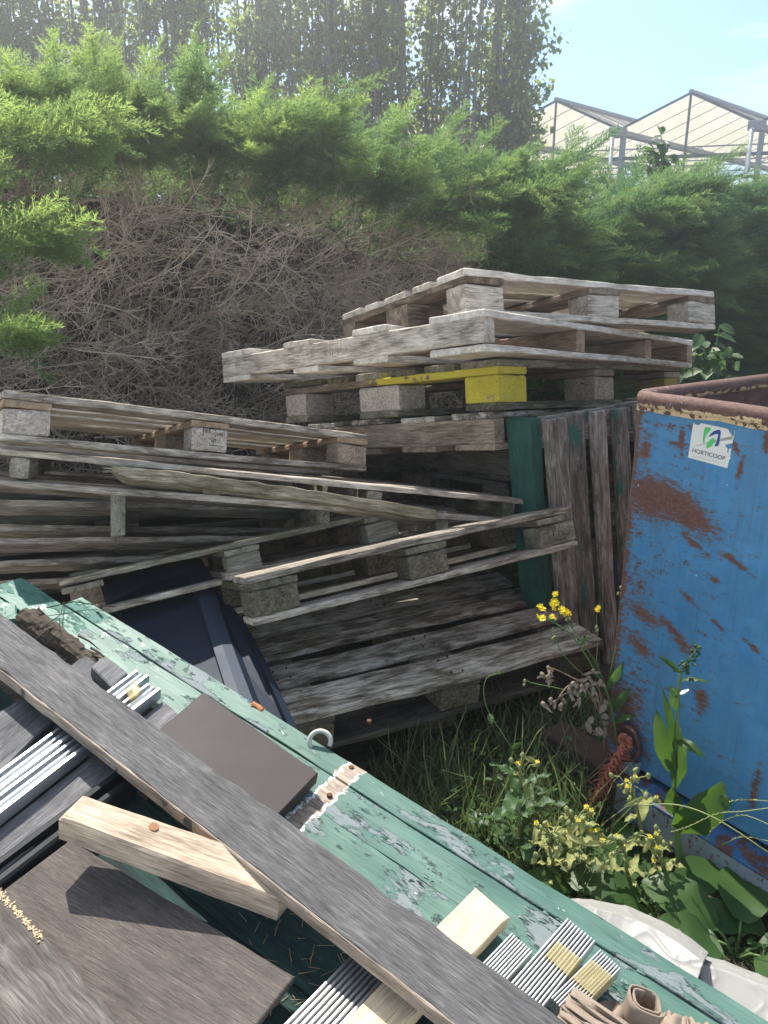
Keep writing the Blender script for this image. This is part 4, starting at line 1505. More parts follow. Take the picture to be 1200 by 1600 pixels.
def face_text(body, xa, ya, xb, yb, hgt, mat, name):
    a = sk(face_sz(*zpx(xa, ya))[0], .0016, face_sz(*zpx(xa, ya))[1])
    b = sk(face_sz(*zpx(xb, yb))[0], .0016, face_sz(*zpx(xb, yb))[1])
    M = frame_m((a + b) / 2 - skip.location, b - a, (0, 0, 1))
    o = text_mesh(body, 1.0, mat, stk, Matrix.Identity(4), name, .0)
    w = o.dimensions.x if o.dimensions.x > 0 else 1
    xs = [v.co.x for v in o.data.vertices]; ys = [v.co.y for v in o.data.vertices]
    w = max(xs) - min(xs); h = max(ys) - min(ys)
    kx = (b - a).length / w
    c0, c1 = (max(xs) + min(xs)) / 2, (max(ys) + min(ys)) / 2
    for v in o.data.vertices:
        v.co = M @ Vector(((v.co.x - c0) * kx, (v.co.y - c1) * hgt / h, .0004))
    return o


mpp = (sk(face_sz(*zpx(320, 475))[0], 0, face_sz(*zpx(320, 475))[1]) - sk(face_sz(*zpx(705, 570))[0], 0, face_sz(*zpx(705, 570))[1])).length / 396
face_text('HORTICOOP', 320, 474, 704, 572, 46 * mpp, plain('sticker_ink', (.03, .04, .075), .6), 'lettering')
face_text('w w w . h o r t i c o o p . n l', 316, 540, 694, 634, 20 * mpp, plain('sticker_ink_grey', (.30, .30, .32), .6), 'lettering')

# rope tied to the lug
ROPE = plain('orange_rope', (.36, .125, .085), .95, 0, .1, .3, 120, .5)
m = MB()
rp = [at_d(978, 1160, 1.985), at_d(968, 1178, 1.96), at_d(955, 1202, 1.95), at_d(940, 1228, 1.95), at_d(926, 1252, 1.955), at_d(915, 1275, 1.965), at_d(905, 1300, 1.98)]
def along_pts(P, n):
    out = []
    for k in range(n):
        u = k / (n - 1) * (len(P) - 1)
        i = min(int(u), len(P) - 2)
        f_ = u - i
        p0, p1, p2, p3 = P[max(i - 1, 0)], P[i], P[i + 1], P[min(i + 2, len(P) - 1)]
        out.append(.5 * ((2 * p1) + (p2 - p0) * f_ + (2 * p0 - 5 * p1 + 4 * p2 - p3) * f_ ** 2 + (3 * p1 - p0 - 3 * p2 + p3) * f_ ** 3))
    return out
sp = along_pts(rp, 60)
for ph in range(3):
    pts = []
    for k, p in enumerate(sp):
        u = k / 59
        r = (.007 if u < .12 else .0062 - .003 * max(0, (u - .12)) ) * (1 + .18 * math.sin(k * 1.7 + ph))
        if .2 < u < .5: r *= 1.5
        th = k * .62 + ph * 2.094
        pts.append(p + CR * (math.cos(th) * r) + CU * (math.sin(th) * r * .4) + CF * (math.sin(th) * r * .9))
    m.tube(pts, [(.0048 - .0016 * (k / 59)) * (1 + .2 * math.sin(k * 2.3 + ph * 2)) for k in range(60)], 6)
for k in range(420):       # frayed fibres
    i = random.randint(0, 58)
    p = sp[i]
    d = Vector((random.gauss(0, 1), random.gauss(0, 1), random.gauss(-.6, .8))).normalized()
    L_ = random.uniform(.012, .03) * (1.4 if 12 < i < 34 else 1)
    m.tube([p + d * .006, p + d * (.006 + L_ * .5) + Vector((0, 0, -.002)), p + d * L_ + Vector((0, 0, -.008))], [.0016, .0012, .0004], 3)
# knot
for k in range(5):
    a0 = random.uniform(0, 6)
    ax = Vector((random.gauss(0, 1), random.gauss(0, 1), random.gauss(0, 1))).normalized()
    bx = ax.orthogonal().normalized(); cx2 = ax.cross(bx)
    cc = rp[0] + Vector((random.gauss(0, .004), random.gauss(0, .004), random.gauss(0, .006)))
    m.tube([cc + (bx * math.cos(a) + cx2 * math.sin(a)) * .012 for a in np.linspace(0, 5.6, 16)], .0065, 6)
o = m.build('rope', ROPE, None, loc=rp[6])
tag(o, 'frayed reddish rope knotted to the lug of the blue skip', 'rope')

# ------------------------------------------------------------------ hedge
HP0 = Vector((-3.3, 3.45, 0))
HD = Vector((.875, .484, 0)).normalized()
HN = Vector((HD.y, -HD.x, 0))             # towards the yard


def uz(px, py):
    p = on_plane(px, py, HP0, HN)
    return (p - HP0).dot(HD), p.z


def uzo(px, py, off):
    p = on_plane(px, py, HP0 + HN * off, HN)
    return (p - HP0).dot(HD), p.z


def hpt(u, z, o=0.0): return HP0 + HD * u + HN * o + Vector((0, 0, z))


top_c = [uz(x, y) for x, y in ((-80, 95), (0, 118), (120, 130), (200, 140), (330, 160), (470, 190), (560, 215), (650, 235), (740, 248), (830, 258), (900, 278), (1000, 300), (1100, 318), (1200, 345), (1300, 375))]
bot_c = [uz(x, y) for x, y in ((-80, 245), (0, 240), (120, 235), (200, 225), (330, 232), (400, 240), (500, 258), (600, 262), (700, 285), (790, 300))]
TU, TZ = np.array([a for a, b in top_c]), np.array([b for a, b in top_c])
TZ = TZ - np.interp(TU, [0, 1.5, 5, 9], [.06, .20, .24, .12]) - np.interp(TU, [0, 2, 3, 4, 5, 5.6, 6.2, 7, 8], [.08, .16, .20, .30, .26, -.18, -.30, -.26, -.2])
BU, BZ = np.array([a for a, b in bot_c]), np.array([b for a, b in bot_c])
def ztop(u): return np.interp(u, TU, TZ)
def zbot(u): return np.interp(u, BU, BZ)
# right end of the dead zone: u as a function of z
re_ = [uz(x, y) for x, y in ((800, 300), (765, 330), (730, 365), (725, 400), (740, 440), (735, 600), (720, 900))]
RZ, RU = np.array([b for a, b in re_])[::-1], np.array([a for a, b in re_])[::-1]
def udead(z): return np.interp(z, RZ, RU)
UMAX = top_c[-1][0]


def rot_from_dir(D, roll):
    """(n,3) unit dirs -> (n,3,3) matrices with columns x=D"""
    D = D / np.linalg.norm(D, axis=1, keepdims=True)
    ref = np.tile(np.array([0, 0, 1.0]), (len(D), 1))
    bad = np.abs(D[:, 2]) > .95
    ref[bad] = np.array([1.0, 0, 0])
    Y = np.cross(ref, D); Y /= np.linalg.norm(Y, axis=1, keepdims=True)
    Z = np.cross(D, Y)
    c, s_ = np.cos(roll)[:, None], np.sin(roll)[:, None]
    Y2 = Y * c + Z * s_
    Z2 = -Y * s_ + Z * c
    return np.stack([D, Y2, Z2], -1)


def instance(tmpls, pos, D, size, roll, var):
    """stamp template triangle soups; returns V, F, var"""
    Vs, Vr = [], []
    M = rot_from_dir(D, roll)
    pick = rng.integers(0, len(tmpls), len(pos))
    for k, T in enumerate(tmpls):
        idx = np.where(pick == k)[0]
        if len(idx) == 0: continue
        tv, tvar = T
        P = np.einsum('nij,mj->nmi', M[idx], tv) * size[idx][:, None, None] + pos[idx][:, None, :]
        Vs.append(P.reshape(-1, 3))
        Vr.append((var[idx][:, None] + tvar[None, :]).ravel())
    V = np.concatenate(Vs); vr = np.concatenate(Vr)
    Fc = np.arange(len(V)).reshape(-1, 3)
    return V, Fc, np.clip(vr, 0, 1)


def spray_template(seed, nb=10, ns=5, droop=.18):
    r = np.random.default_rng(seed)
    tris, vr = [], []

    def tri(p, d, L, w, v):
        d = d / np.linalg.norm(d)
        n = np.cross(d, [0, 0, 1.0]); n /= (np.linalg.norm(n) + 1e-9)
        if r.random() < .4: n = np.cross(d, n)
        a, b, c = p - n * w / 2, p + n * w / 2, p + d * L
        tris.extend([a, b, c]); vr.extend([v - .12, v - .12, v + .25])

    def axis(t): return np.array([t, .05 * math.sin(t * 4 + seed), -droop * t * t])
    for k in range(6):
        p = axis(k / 6); q = axis((k + 1) / 6)
        tri(p, q - p, np.linalg.norm(q - p) * 1.1, .016, -.1)
    for k in range(nb):
        t = .1 + .9 * (k + r.uniform(0, .5)) / nb
        for sd in (-1, 1):
            L = (.34 * (1 - t) ** .75 + .09) * r.uniform(.75, 1.2)
            ang = r.uniform(.5, .85)
            d = np.array([math.cos(ang), sd * math.sin(ang), r.normal(.12, .25)])
            d /= np.linalg.norm(d)
            p = axis(t)
            tri(p, d, L, .016, r.normal(0, .06))
            for j in range(ns):
                tt = (j + .6) / ns
                for s2 in (-1, 1):
                    a2 = r.uniform(.35, .75) * s2
                    e = np.array([d[0] * math.cos(a2) - d[1] * math.sin(a2), d[0] * math.sin(a2) + d[1] * math.cos(a2), d[2] + r.normal(.05, .3)])
                    q = p + d * L * tt + np.array([0, 0, -.03 * tt])
                    tri(q, e, r.uniform(.05, .115) * (1.15 - .4 * tt), .0155, r.normal(.02, .08))
    return np.array(tris), np.array(vr)


SPR = [spray_template(s) for s in range(7)]
hn, hd, hz = np.array(HN), np.array(HD), np.array([0, 0, 1.0])
H0 = np.array(HP0)


def place(u, z, o): return H0 + u[:, None] * hd + z[:, None] * hz + o[:, None] * hn


def lump(u, z): return .5 + .5 * np.sin(u * 3.1 + 1.3 * np.sin(z * 2.7 + u)) * np.sin(z * 3.7 + .8 * np.sin(u * 2.2))


hedge = empty('conifer_hedge', HP0 + HD * 4, (0, 0, 0), 'tall green conifer hedge with a large dead brown patch behind the pallets', 'hedge')
PV, PD_, PS, PVAR = [], [], [], []


def add_sprays(u, z, o, out, upw, side, size, var):
    n = len(u)
    D = out[:, None] * hn + upw[:, None] * hz + side[:, None] * hd + rng.normal(0, .22, (n, 3))
    PV.append(place(u, z, o)); PD_.append(D); PS.append(size); PVAR.append(var)


def add_boughs(u, z, o, out, upw, side, length, var, nsp=11):
    n = len(u)
    A = out[:, None] * hn + upw[:, None] * hz + side[:, None] * hd
    A /= np.linalg.norm(A, axis=1, keepdims=True)
    B = place(u, z, o)
    lat = np.cross(A, hz); lat /= np.linalg.norm(lat, axis=1, keepdims=True)
    for k in range(nsp):
        t_ = (k + rng.uniform(.2, 1, n)) / nsp
        sgn = (-1) ** k
        ang = sgn * rng.uniform(.25, .75, n) * (1.15 - t_)
        D = A * np.cos(ang)[:, None] + lat * np.sin(ang)[:, None] + rng.normal(.06, .16, (n, 1)) * hz + rng.normal(0, .10, (n, 3))
        P = B + A * (length * t_)[:, None] - hz * (.10 * length * t_ ** 2)[:, None]
        PV.append(P); PD_.append(D); PS.append(length * rng.uniform(.38, .60, n) * (1.1 - .45 * t_)); PVAR.append(var + .34 * (t_ - .5) + rng.normal(0, .05, n))


# (a) green top band, boughs that overhang the dead patch
n = 300
u = rng.uniform(-.4, bot_c[-1][0] + .2, n)
f = rng.beta(1.0, 1.1, n)
z = zbot(u) + .02 + f * (ztop(u) - zbot(u) - .05)
add_boughs(u, z, .02 + .22 * lump(u * 1.3, z * 1.2), rng.uniform(.55, 1, n), rng.uniform(-.05, .75, n) , rng.normal(.25, .40, n), rng.uniform(.34, .62, n), .30 + .24 * f + rng.normal(0, .07, n))
n = 260
u = rng.uniform(-.4, bot_c[-1][0] + .2, n); z = zbot(u) + rng.uniform(.1, .9, n) * (ztop(u) - zbot(u))
add_sprays(u, z, rng.normal(-.05, .06, n), rng.uniform(.35, .95, n), rng.uniform(.05, .8, n), rng.normal(.15, .4, n), rng.uniform(.30, .5, n), .15 + rng.normal(0, .08, n))
# shoots standing up along the top edge
n = 330
u = rng.uniform(-.4, UMAX, n)
near = np.clip(1 - u / 3.2, 0, 1)
z = ztop(u) + rng.uniform(-.18, .02, n)
add_sprays(u, z, rng.normal(.02, .16, n), rng.normal(.15, .25, n), rng.uniform(.7, 1.2, n), rng.normal(.25, .35, n), (rng.uniform(.2, .33, n) + .10 * near) * np.interp(u, [0, 5, 9], [1.05, .85, .6]), .55 + rng.normal(0, .12, n))
# (b) fully green right part
n = 860
u = rng.uniform(3.2, UMAX, n)
z = rng.uniform(.25, 1, n) * (ztop(u) - .05)
k = u > udead(z) - .05
u, z = u[k], z[k]
n = len(u)
fz = z / ztop(u)
tier = .5 + .5 * np.sin(z * 9 + np.sin(u * 2.6) * 1.6)
add_boughs(u, z, .02 + .20 * lump(u, z) + .10 * tier, rng.uniform(.5, 1, n), rng.uniform(-.05, .55, n), rng.normal(.45, .35, n), rng.uniform(.34, .60, n), .16 + .18 * fz + .14 * tier + rng.normal(0, .08, n))
# deeper layer to close the wall
n = 900
u = rng.uniform(3.2, UMAX, n); z = rng.uniform(.1, .97, n) * ztop(u)
k = u > udead(z) + .05
u, z = u[k], z[k]; n = len(u)
add_sprays(u, z, rng.normal(-.05, .06, n), rng.uniform(.4, 1, n), rng.uniform(-.2, .6, n), rng.normal(0, .6, n), rng.uniform(.35, .5, n), .12 + rng.normal(0, .08, n))
# behind / on top so the crest has depth
n = 700
u = rng.uniform(-.4, UMAX, n)
z = ztop(u) - rng.uniform(.0, .25, n)
add_sprays(u, z, -rng.uniform(.1, .9, n), rng.normal(-.1, .5, n), rng.uniform(.5, 1, n), rng.normal(0, .5, n), rng.uniform(.3, .45, n) * np.interp(u, [0, 5, 9], [1, .85, .65]), .4 + rng.normal(0, .1, n))
# (c) three green boughs at the left reaching out in front of the dead patch
for (cx_, cy_, sx_, sy_, cnt, off) in ((40, 215, 120, 34, 110, .80), (10, 375, 66, 26, 55, 1.15), (-20, 520, 36, 18, 26, 1.4), (-70, 330, 30, 130, 50, .9)):
    x = rng.normal(cx_, sx_ * .42, cnt); y = rng.normal(cy_, sy_ * .5, cnt)
    uzv = np.array([uzo(a, b, off) for a, b in zip(x, y)])
    add_sprays(uzv[:, 0], uzv[:, 1], off + rng.normal(0, .09, cnt), rng.uniform(.3, .8, cnt), rng.uniform(-.15, .5, cnt), rng.uniform(.5, 1.2, cnt), rng.uniform(.18, .30, cnt), .6 + rng.normal(0, .12, cnt))
# (d) small green rags inside the dead patch
for (x, y) in ((345, 352), (715, 350), (690, 300), (640, 290)):
    a, b = uz(x, y); cnt = 3
    add_sprays(np.full(cnt, a) + rng.normal(0, .05, cnt), np.full(cnt, b) + rng.normal(0, .03, cnt), rng.normal(0, .05, cnt), rng.uniform(.3, .8, cnt), rng.uniform(0, .5, cnt), rng.normal(0, .5, cnt), rng.uniform(.1, .16, cnt), .35 + rng.normal(0, .1, cnt))
pos = np.concatenate(PV); D = np.concatenate(PD_); S = np.concatenate(PS); VA = np.concatenate(PVAR)
VA = VA + np.interp((pos - H0) @ hd, [0, 3, 5, 8], [.12, .04, -.10, -.16])
V, Fc, vr = instance(SPR, pos, D, S, rng.normal(0, .6, len(pos)), VA)
CONIF = leafmat('conifer_green', (.024, .066, .046), (.115, .205, .068), .55, ((.06, .19, .085), (.52, .66, .16)), .6, False, .25)
fast_mesh('foliage', V, Fc, CONIF, hedge, vr, loc=hedge.location)

# dead twigs
def twig_template(seed, n_side=9):
    r = np.random.default_rng(seed)
    tris = []

    def strand(p, d, L, w, bend, k=5):
        pts = [p]
        for i in range(k):
            d = d + bend / k + r.normal(0, .10, 3)
            d = d / np.linalg.norm(d)
            p = p + d * L / k
            pts.append(p)
        for i in range(k):
            a, b = pts[i], pts[i + 1]
            wa, wb = w * (1 - i / k * .75), w * (1 - (i + 1) / k * .8)
            t = b - a
            n1 = np.cross(t, [.3, .2, 1.0]); n1 /= np.linalg.norm(n1)
            n2 = np.cross(t, n1); n2 /= np.linalg.norm(n2)
            ring = [n1, -.5 * n1 + .87 * n2, -.5 * n1 - .87 * n2]
            for j in range(3):
                e, f_ = ring[j], ring[(j + 1) % 3]
                tris.extend([a + e * wa, a + f_ * wa, b + f_ * wb, a + e * wa, b + f_ * wb, b + e * wb])
        return pts, d
    pts, d = strand(np.zeros(3), np.array([1.0, 0, 0]), 1.0, .0085, np.array([0, r.normal(0, .6), r.normal(.35, .5)]), 7)
    for k in range(n_side):
        i = r.integers(1, 7)
        p = pts[i]
        t = pts[min(i + 1, 7)] - pts[i - 1]; t /= np.linalg.norm(t)
        dd = t * r.uniform(.4, .9) + r.normal(0, .5, 3) + np.array([0, 0, .15])
        dd /= np.linalg.norm(dd)
        q, _ = strand(p, dd, r.uniform(.25, .6) * (1.1 - i / 10), .0048, r.normal(0, .5, 3), 4)
        for k2 in range(3):
            i2 = r.integers(1, 4)
            d3 = dd + r.normal(0, .6, 3); d3 /= np.linalg.norm(d3)
            strand(q[i2], d3, r.uniform(.1, .28), .0030, r.normal(0, .5, 3), 3)
    T = np.array(tris)
    return T, np.zeros(len(T)) + r.uniform(-.05, .05)


TW = [twig_template(100 + s) for s in range(8)]
n = 3000
u = rng.uniform(-.5, 6.0, n)
z = rng.uniform(.3, 3.1, n)
k = (u < udead(z) + .1) & (z < zbot(u) + .16)
u, z = u[k], z[k]; n = len(u)
o = .13 * lump(u * 1.2, z) + rng.normal(-.05, .10, n)
fl_ = .45 + .55 * np.sin(u * 1.7 + 1.1 * np.sin(z * 2.1)) + .3 * np.sin(z * 4.3 + u)
D = rng.uniform(.15, .7, n)[:, None] * hn + (.22 + .35 * fl_ + rng.normal(0, .16, n))[:, None] * hz + (.80 - .35 * fl_ + rng.normal(0, .24, n))[:, None] * hd + rng.normal(0, .12, (n, 3))
V, Fc, vr = instance(TW, place(u, z, o), D, rng.uniform(.26, .68, n) * np.clip((zbot(u) + .10 - z) / .5, .30, 1) * np.clip((udead(z) + .05 - u) / .5, .4, 1), rng.uniform(0, 6.28, n), rng.uniform(.15, 1.0, n))
t = NT('dead_twig')
a = t.n('ShaderNodeAttribute', attribute_name='var').outputs['Fac']
c = t.mix(a, (.18, .135, .098), (.64, .52, .41))
t.set(c, .9, 0, .15)
TWM = t.m
fast_mesh('dead_twigs', V, Fc, TWM, hedge, vr, loc=hedge.location)
# matted dry needles behind the twigs, tinted dark as inner shade
n = 1700
u = rng.uniform(-.5, 6.0, n); z = rng.uniform(.2, 3.0, n)
k = (u < udead(z) + .2) & (z < zbot(u) + .1)
u, z = u[k], z[k]; n = len(u)
D = rng.normal(.3, .5, n)[:, None] * hn + rng.normal(.2, .6, n)[:, None] * hz + rng.normal(.1, .8, n)[:, None] * hd
V, Fc, vr = instance(TW, place(u, z, rng.normal(-.22, .08, n)), D, rng.uniform(.3, .55, n), rng.uniform(0, 6.28, n), rng.uniform(0, .35, n))
DRYM = leafmat('shaded_dry_needles', (.022, .018, .014), (.06, .048, .036), .05)
fast_mesh('shaded_dry_needles', V, Fc, DRYM, hedge, vr, loc=hedge.location)
# bare limbs
m = MB()
for (p, q, w) in (((60, 470), (255, 325), .013), ((90, 400), (250, 335), .011), ((150, 560), (300, 350), .012), ((20, 430), (120, 300), .010), ((340, 420), (420, 300), .010), ((480, 480), (560, 310), .011), ((600, 420), (690, 320), .010), ((250, 520), (180, 330), .012), ((420, 560), (470, 340), .013), ((0, 470), (70, 440), .014), ((300, 480), (480, 400), .008)):
    a, b = hpt(*uz(*p), -.12), hpt(*uz(*q), .10)
    mid = (a + b) / 2 + Vector((random.gauss(0, .06), random.gauss(0, .05), random.gauss(.03, .06)))
    m.tube([a * ((1 - s_) * (1 - 2 * s_)) + mid * (4 * s_ * (1 - s_)) + b * (s_ * (2 * s_ - 1)) + Vector((random.gauss(0, .006), 0, random.gauss(0, .006))) for s_ in np.linspace(0, 1, 10)], list(np.linspace(w, w * .45, 10)), 6)
LIMB = wood('bare_limb', (.06, .05, .04), (.17, .14, .115), (.33, .29, .25), knots=False)
world_part(m, 'limb', LIMB, hedge)
m = MB()
for uu in np.arange(-.3, UMAX, .62):
    b = hpt(uu + random.gauss(0, .05), GZ - .05, -.5)
    m.tube([b, b + Vector((random.gauss(0, .04), random.gauss(0, .04), .9)), b + Vector((random.gauss(0, .08), random.gauss(0, .08), 1.8))], [.06, .05, .03], 8)
world_part(m, 'trunk', LIMB, hedge)
# dark sheet inside the hedge: dead needles and painted shade, blocks light leaks
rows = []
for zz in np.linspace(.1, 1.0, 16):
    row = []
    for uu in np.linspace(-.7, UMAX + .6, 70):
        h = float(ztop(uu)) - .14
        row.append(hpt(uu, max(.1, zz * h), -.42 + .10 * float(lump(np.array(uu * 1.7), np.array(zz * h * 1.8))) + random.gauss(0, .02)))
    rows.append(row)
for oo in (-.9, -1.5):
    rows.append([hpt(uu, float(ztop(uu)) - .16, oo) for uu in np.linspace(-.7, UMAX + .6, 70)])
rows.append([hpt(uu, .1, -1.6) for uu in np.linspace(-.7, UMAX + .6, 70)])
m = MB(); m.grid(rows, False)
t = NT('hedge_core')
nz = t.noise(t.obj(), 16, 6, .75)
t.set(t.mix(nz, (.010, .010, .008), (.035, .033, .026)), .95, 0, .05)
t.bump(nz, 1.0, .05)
world_part(m, 'shade_core', t.m, hedge)

# ------------------------------------------------------------------ poplars
LEAF = (np.array([[0, 0, 0], [.5, .42, .05], [1, 0, 0], [0, 0, 0], [1, 0, 0], [.5, -.42, .05]], float), np.zeros(6))
POPL = leafmat('poplar_leaf', (.045, .075, .030), (.115, .165, .055), .55, ((.20, .30, .07), (.52, .60, .16)), .5, False, .35)
BARK = wood('poplar_bark', (.05, .045, .04), (.13, .12, .10), (.26, .24, .21), knots=False, bump=.9)


def poplar(px, d, hgt, rad, nst, label, nl=9000, lo=1.4):
    base = at_d(px, 300, d); base.z = GZ
    root = empty('poplar_tree', base, (0, 0, 0), label, 'tree', 'poplars in a row beyond the hedge')
    mt, mb2 = MB(), MB()
    lp, ld = [], []
    mt.tube([base, base + Vector((.03, 0, 1.5)), base + Vector((random.gauss(0, .1), 0, hgt * .5)), base + Vector((random.gauss(0, .15), 0, hgt))], [.13, .11, .08, .02], 10)
    stems = []
    for k in range(nst):
        a = random.uniform(0, 6.28)
        rr = rad * random.uniform(.15, .85)
        z0 = random.uniform(.3, 2.4)
        z1 = hgt * random.uniform(.6, 1.0)
        p0 = base + Vector((math.cos(a) * .12, math.sin(a) * .12, z0))
        p3 = base + Vector((math.cos(a) * rr * .8, math.sin(a) * rr * .8, z1))
        p1 = base + Vector((math.cos(a) * rr * .75, math.sin(a) * rr * .75, z0 + 1.2))
        P = along_pts([p0, p1, p1.lerp(p3, .5) + Vector((random.gauss(0, .08), random.gauss(0, .08), 0)), p3], 9)
        mb2.tube(P, list(np.linspace(random.uniform(.022, .055), .010, 9)), 6)
        stems.append(P)
    nb = nst * 22
    per = max(1, nl // nb)
    for k in range(nb):
        P = random.choice(stems)
        i = random.randint(1, 7)
        p = P[i].lerp(P[i + 1], random.random())
        a = random.uniform(0, 6.28)
        L_ = random.uniform(.35, .95) * (1 if p.z < hgt * .6 else .7)
        d_ = Vector((math.cos(a) * .55, math.sin(a) * .55, random.uniform(.35, 1.0))).normalized()
        q = p + d_ * L_
        mb2.tube([p, p.lerp(q, .5) + Vector((0, 0, -.03)), q], [.010, .007, .003], 3, cap=False)
        tt = np.clip(rng.beta(1.6, 1.0, per), .05, 1)
        pp = np.array(p) + tt[:, None] * np.array(q - p) + rng.normal(0, .085, (per, 3))
        lp.append(pp)
        ld.append(rng.normal(0, 1, (per, 3)) + np.array([0, 0, -.5]))
    world_part(mt, 'trunk', BARK, root)
    world_part(mb2, 'branches', BARK, root)
    pos = np.concatenate(lp); D = np.concatenate(ld)
    keep = pos[:, 2] > lo
    pos, D = pos[keep], D[keep]
    V, Fc, vr = instance([LEAF], pos, D, rng.uniform(.06, .11, len(pos)), rng.uniform(0, 6.28, len(pos)), rng.uniform(.1, .9, len(pos)))
    fast_mesh('crown', V, Fc, POPL, root, vr, loc=base)
    return root


for a in ((20, 12.5, 9.5, 1.15, 12, 'poplar standing above the left end of the hedge, leftmost of the row', 9500),
          (165, 13.2, 10, 1.05, 11, 'poplar second from the left end of the row above the hedge', 8500),
          (290, 12.6, 10, 1.0, 10, 'poplar third from the left in the row above the hedge', 7500),
          (410, 13.4, 10, 1.05, 11, 'poplar fourth from the left, in the middle of the row above the dead patch', 8500),
          (525, 12.8, 9.8, 1.0, 10, 'poplar third from the right end of the row above the hedge', 8000),
          (630, 13.0, 10, 1.0, 10, 'poplar with thick bare stems, second from the right end of the row', 7500),
          (765, 12.6, 9.5, 1.20, 12, 'poplar at the right end of the row against open sky, nearest the greenhouse', 10500)):
    poplar(a[0], a[1], a[2] * .86, a[3] * 1.15, a[4] + 8, a[5], int(a[6] * 1.45))

# ------------------------------------------------------------------ greenhouse
gp0 = at_d(968, 204, 18.0)
gp1 = at_d(1185, 196, 17.25)
gX = (gp1 - gp0); gX.z = 0
BAY = gX.length
gX.normalize()
gY = Vector((math.sin(R(47)), math.cos(R(47)), 0))
gz = gp0.z
rise = .70
GHROOT = empty('greenhouse', (gp0.x, gp0.y, GZ), (0, 0, 0), 'glass greenhouse with two pale pointed gables rising behind the hedge', 'greenhouse')
t = NT('whitewashed_glass')
nz = t.noise(t.obj(), 1.4, 5, .6)
c = t.mix(nz, (.50, .45, .35), (.68, .62, .52))
t.set(c, .35, 0, .5)
tr_ = t.n('ShaderNodeBsdfTranslucent'); t.l(c, tr_.inputs[0])
mx = t.n('ShaderNodeMixShader'); mx.inputs[0].default_value = .55
t.l(t.b.outputs[0], mx.inputs[1]); t.l(tr_.outputs[0], mx.inputs[2])
tp = t.n('ShaderNodeBsdfTransparent')
mx2 = t.n('ShaderNodeMixShader'); t.l(t.ramp(nz, [(.4, .0), (.7, .10)]), mx2.inputs[0])
t.l(mx.outputs[0], mx2.inputs[1]); t.l(tp.outputs[0], mx2.inputs[2])
t.l(mx2.outputs[0], t.out.inputs['Surface'])
WGL = t.m
t = NT('clear_glass')
gl_ = t.n('ShaderNodeBsdfGlossy'); gl_.inputs['Roughness'].default_value = .03
tp = t.n('ShaderNodeBsdfTransparent'); tp.inputs[0].default_value = (.88, .93, .92, 1)
fr = t.n('ShaderNodeFresnel'); fr.inputs[0].default_value = 1.45
mx = t.n('ShaderNodeMixShader')
t.l(fr.outputs[0], mx.inputs[0]); t.l(tp.outputs[0], mx.inputs[1]); t.l(gl_.outputs[0], mx.inputs[2])
t.l(mx.outputs[0], t.out.inputs['Surface'])
CGL = t.m
GAL = plain('greenhouse_galvanised', (.22, .24, .26), .45, .4, .5, .15, 3)
GDK = plain('greenhouse_dark_bar', (.055, .065, .075), .5, .2, .5, .15, 3)
GWH = plain('greenhouse_wall_panel', (.40, .43, .45), .5, 0, .5, .15, 1.2)


def gq(x, y, z): return gp0 + gX * x + gY * y + Vector((0, 0, z))


DEPTH = 11.0
def bar(mb, a, b, w): mb.tube([a, b], w, 4, False)
def sheet(name, pts, mat):
    mb = MB(); mb.add(pts, [tuple(range(len(pts)))])
    return world_part(mb, name, mat, GHROOT, fix=False)


dark, galv, raft = MB(), MB(), MB()
for b in (-2, -1, 0, 1):
    x0, xm, x1 = b * BAY, (b + .5) * BAY, (b + 1) * BAY
    # roof slopes
    for (xa, za, xb, zb, nm) in ((x0, 0, xm, rise, 'l'), (xm, rise, x1, 0, 'r')):
        # leave an open vent on the right slope
        if nm == 'r' and b in (-1, 0):
            for (ya, yb, fa, fb) in ((0.05, DEPTH, .0, .45), (0.05, 1.2, .45, 1), (3.6, DEPTH, .45, 1)):
                sheet('roof_pane', [gq(xa + (xb - xa) * fa, ya, za + (zb - za) * fa), gq(xa + (xb - xa) * fb, ya, za + (zb - za) * fb), gq(xa + (xb - xa) * fb, yb, za + (zb - za) * fb), gq(xa + (xb - xa) * fa, yb, za + (zb - za) * fa)], WGL)
        else:
            sheet('roof_pane', [gq(xa, .05, za), gq(xb, .05, zb), gq(xb, DEPTH, zb), gq(xa, DEPTH, za)], WGL)
        bar(dark, gq(xa, 0, za + .02), gq(xb, 0, zb + .02), .035)
        for y in np.arange(.8, DEPTH, .8):
            bar(raft, gq(xa, y, za), gq(xb, y, zb), .014)
    bar(galv, gq(xm, -.05, rise + .05), gq(xm, DEPTH, rise + .05), .05)
    bar(dark, gq(xm, 0, rise), gq(xm, 0, -2.6), .032)
    bar(dark, gq(x0, 0, -.62), gq(x1, 0, -.62), .05)
    for fx in (.25, .75):
        bar(dark, gq(x0 + BAY * fx, 0, -.62), gq(x0 + BAY * fx, 0, -3.6), .024)
    sheet('gable_pane', [gq(x0, .02, -.6), gq(x1, .02, -.6), gq(x1, .02, 0), gq(xm, .02, rise), gq(x0, .02, 0)], CGL)
    sheet('wall_pane', [gq(x0, .02, -1.5), gq(x1, .02, -1.5), gq(x1, .02, -.66), gq(x0, .02, -.66)], CGL)
    sheet('lower_wall', [gq(x0, .03, GZ - gz), gq(x1, .03, GZ - gz), gq(x1, .03, -1.5), gq(x0, .03, -1.5)], GWH)
    # truss inside
    for y in (3, 6, 9):
        bar(raft, gq(x0, y, -.05), gq(x1, y, -.05), .022)
        bar(raft, gq(x0, y, -.5), gq(x1, y, -.5), .022)
        for k in range(6):
            bar(raft, gq(x0 + BAY * k / 6, y, -.05 if k % 2 else -.5), gq(x0 + BAY * (k + 1) / 6, y, -.5 if k % 2 else -.05), .012)
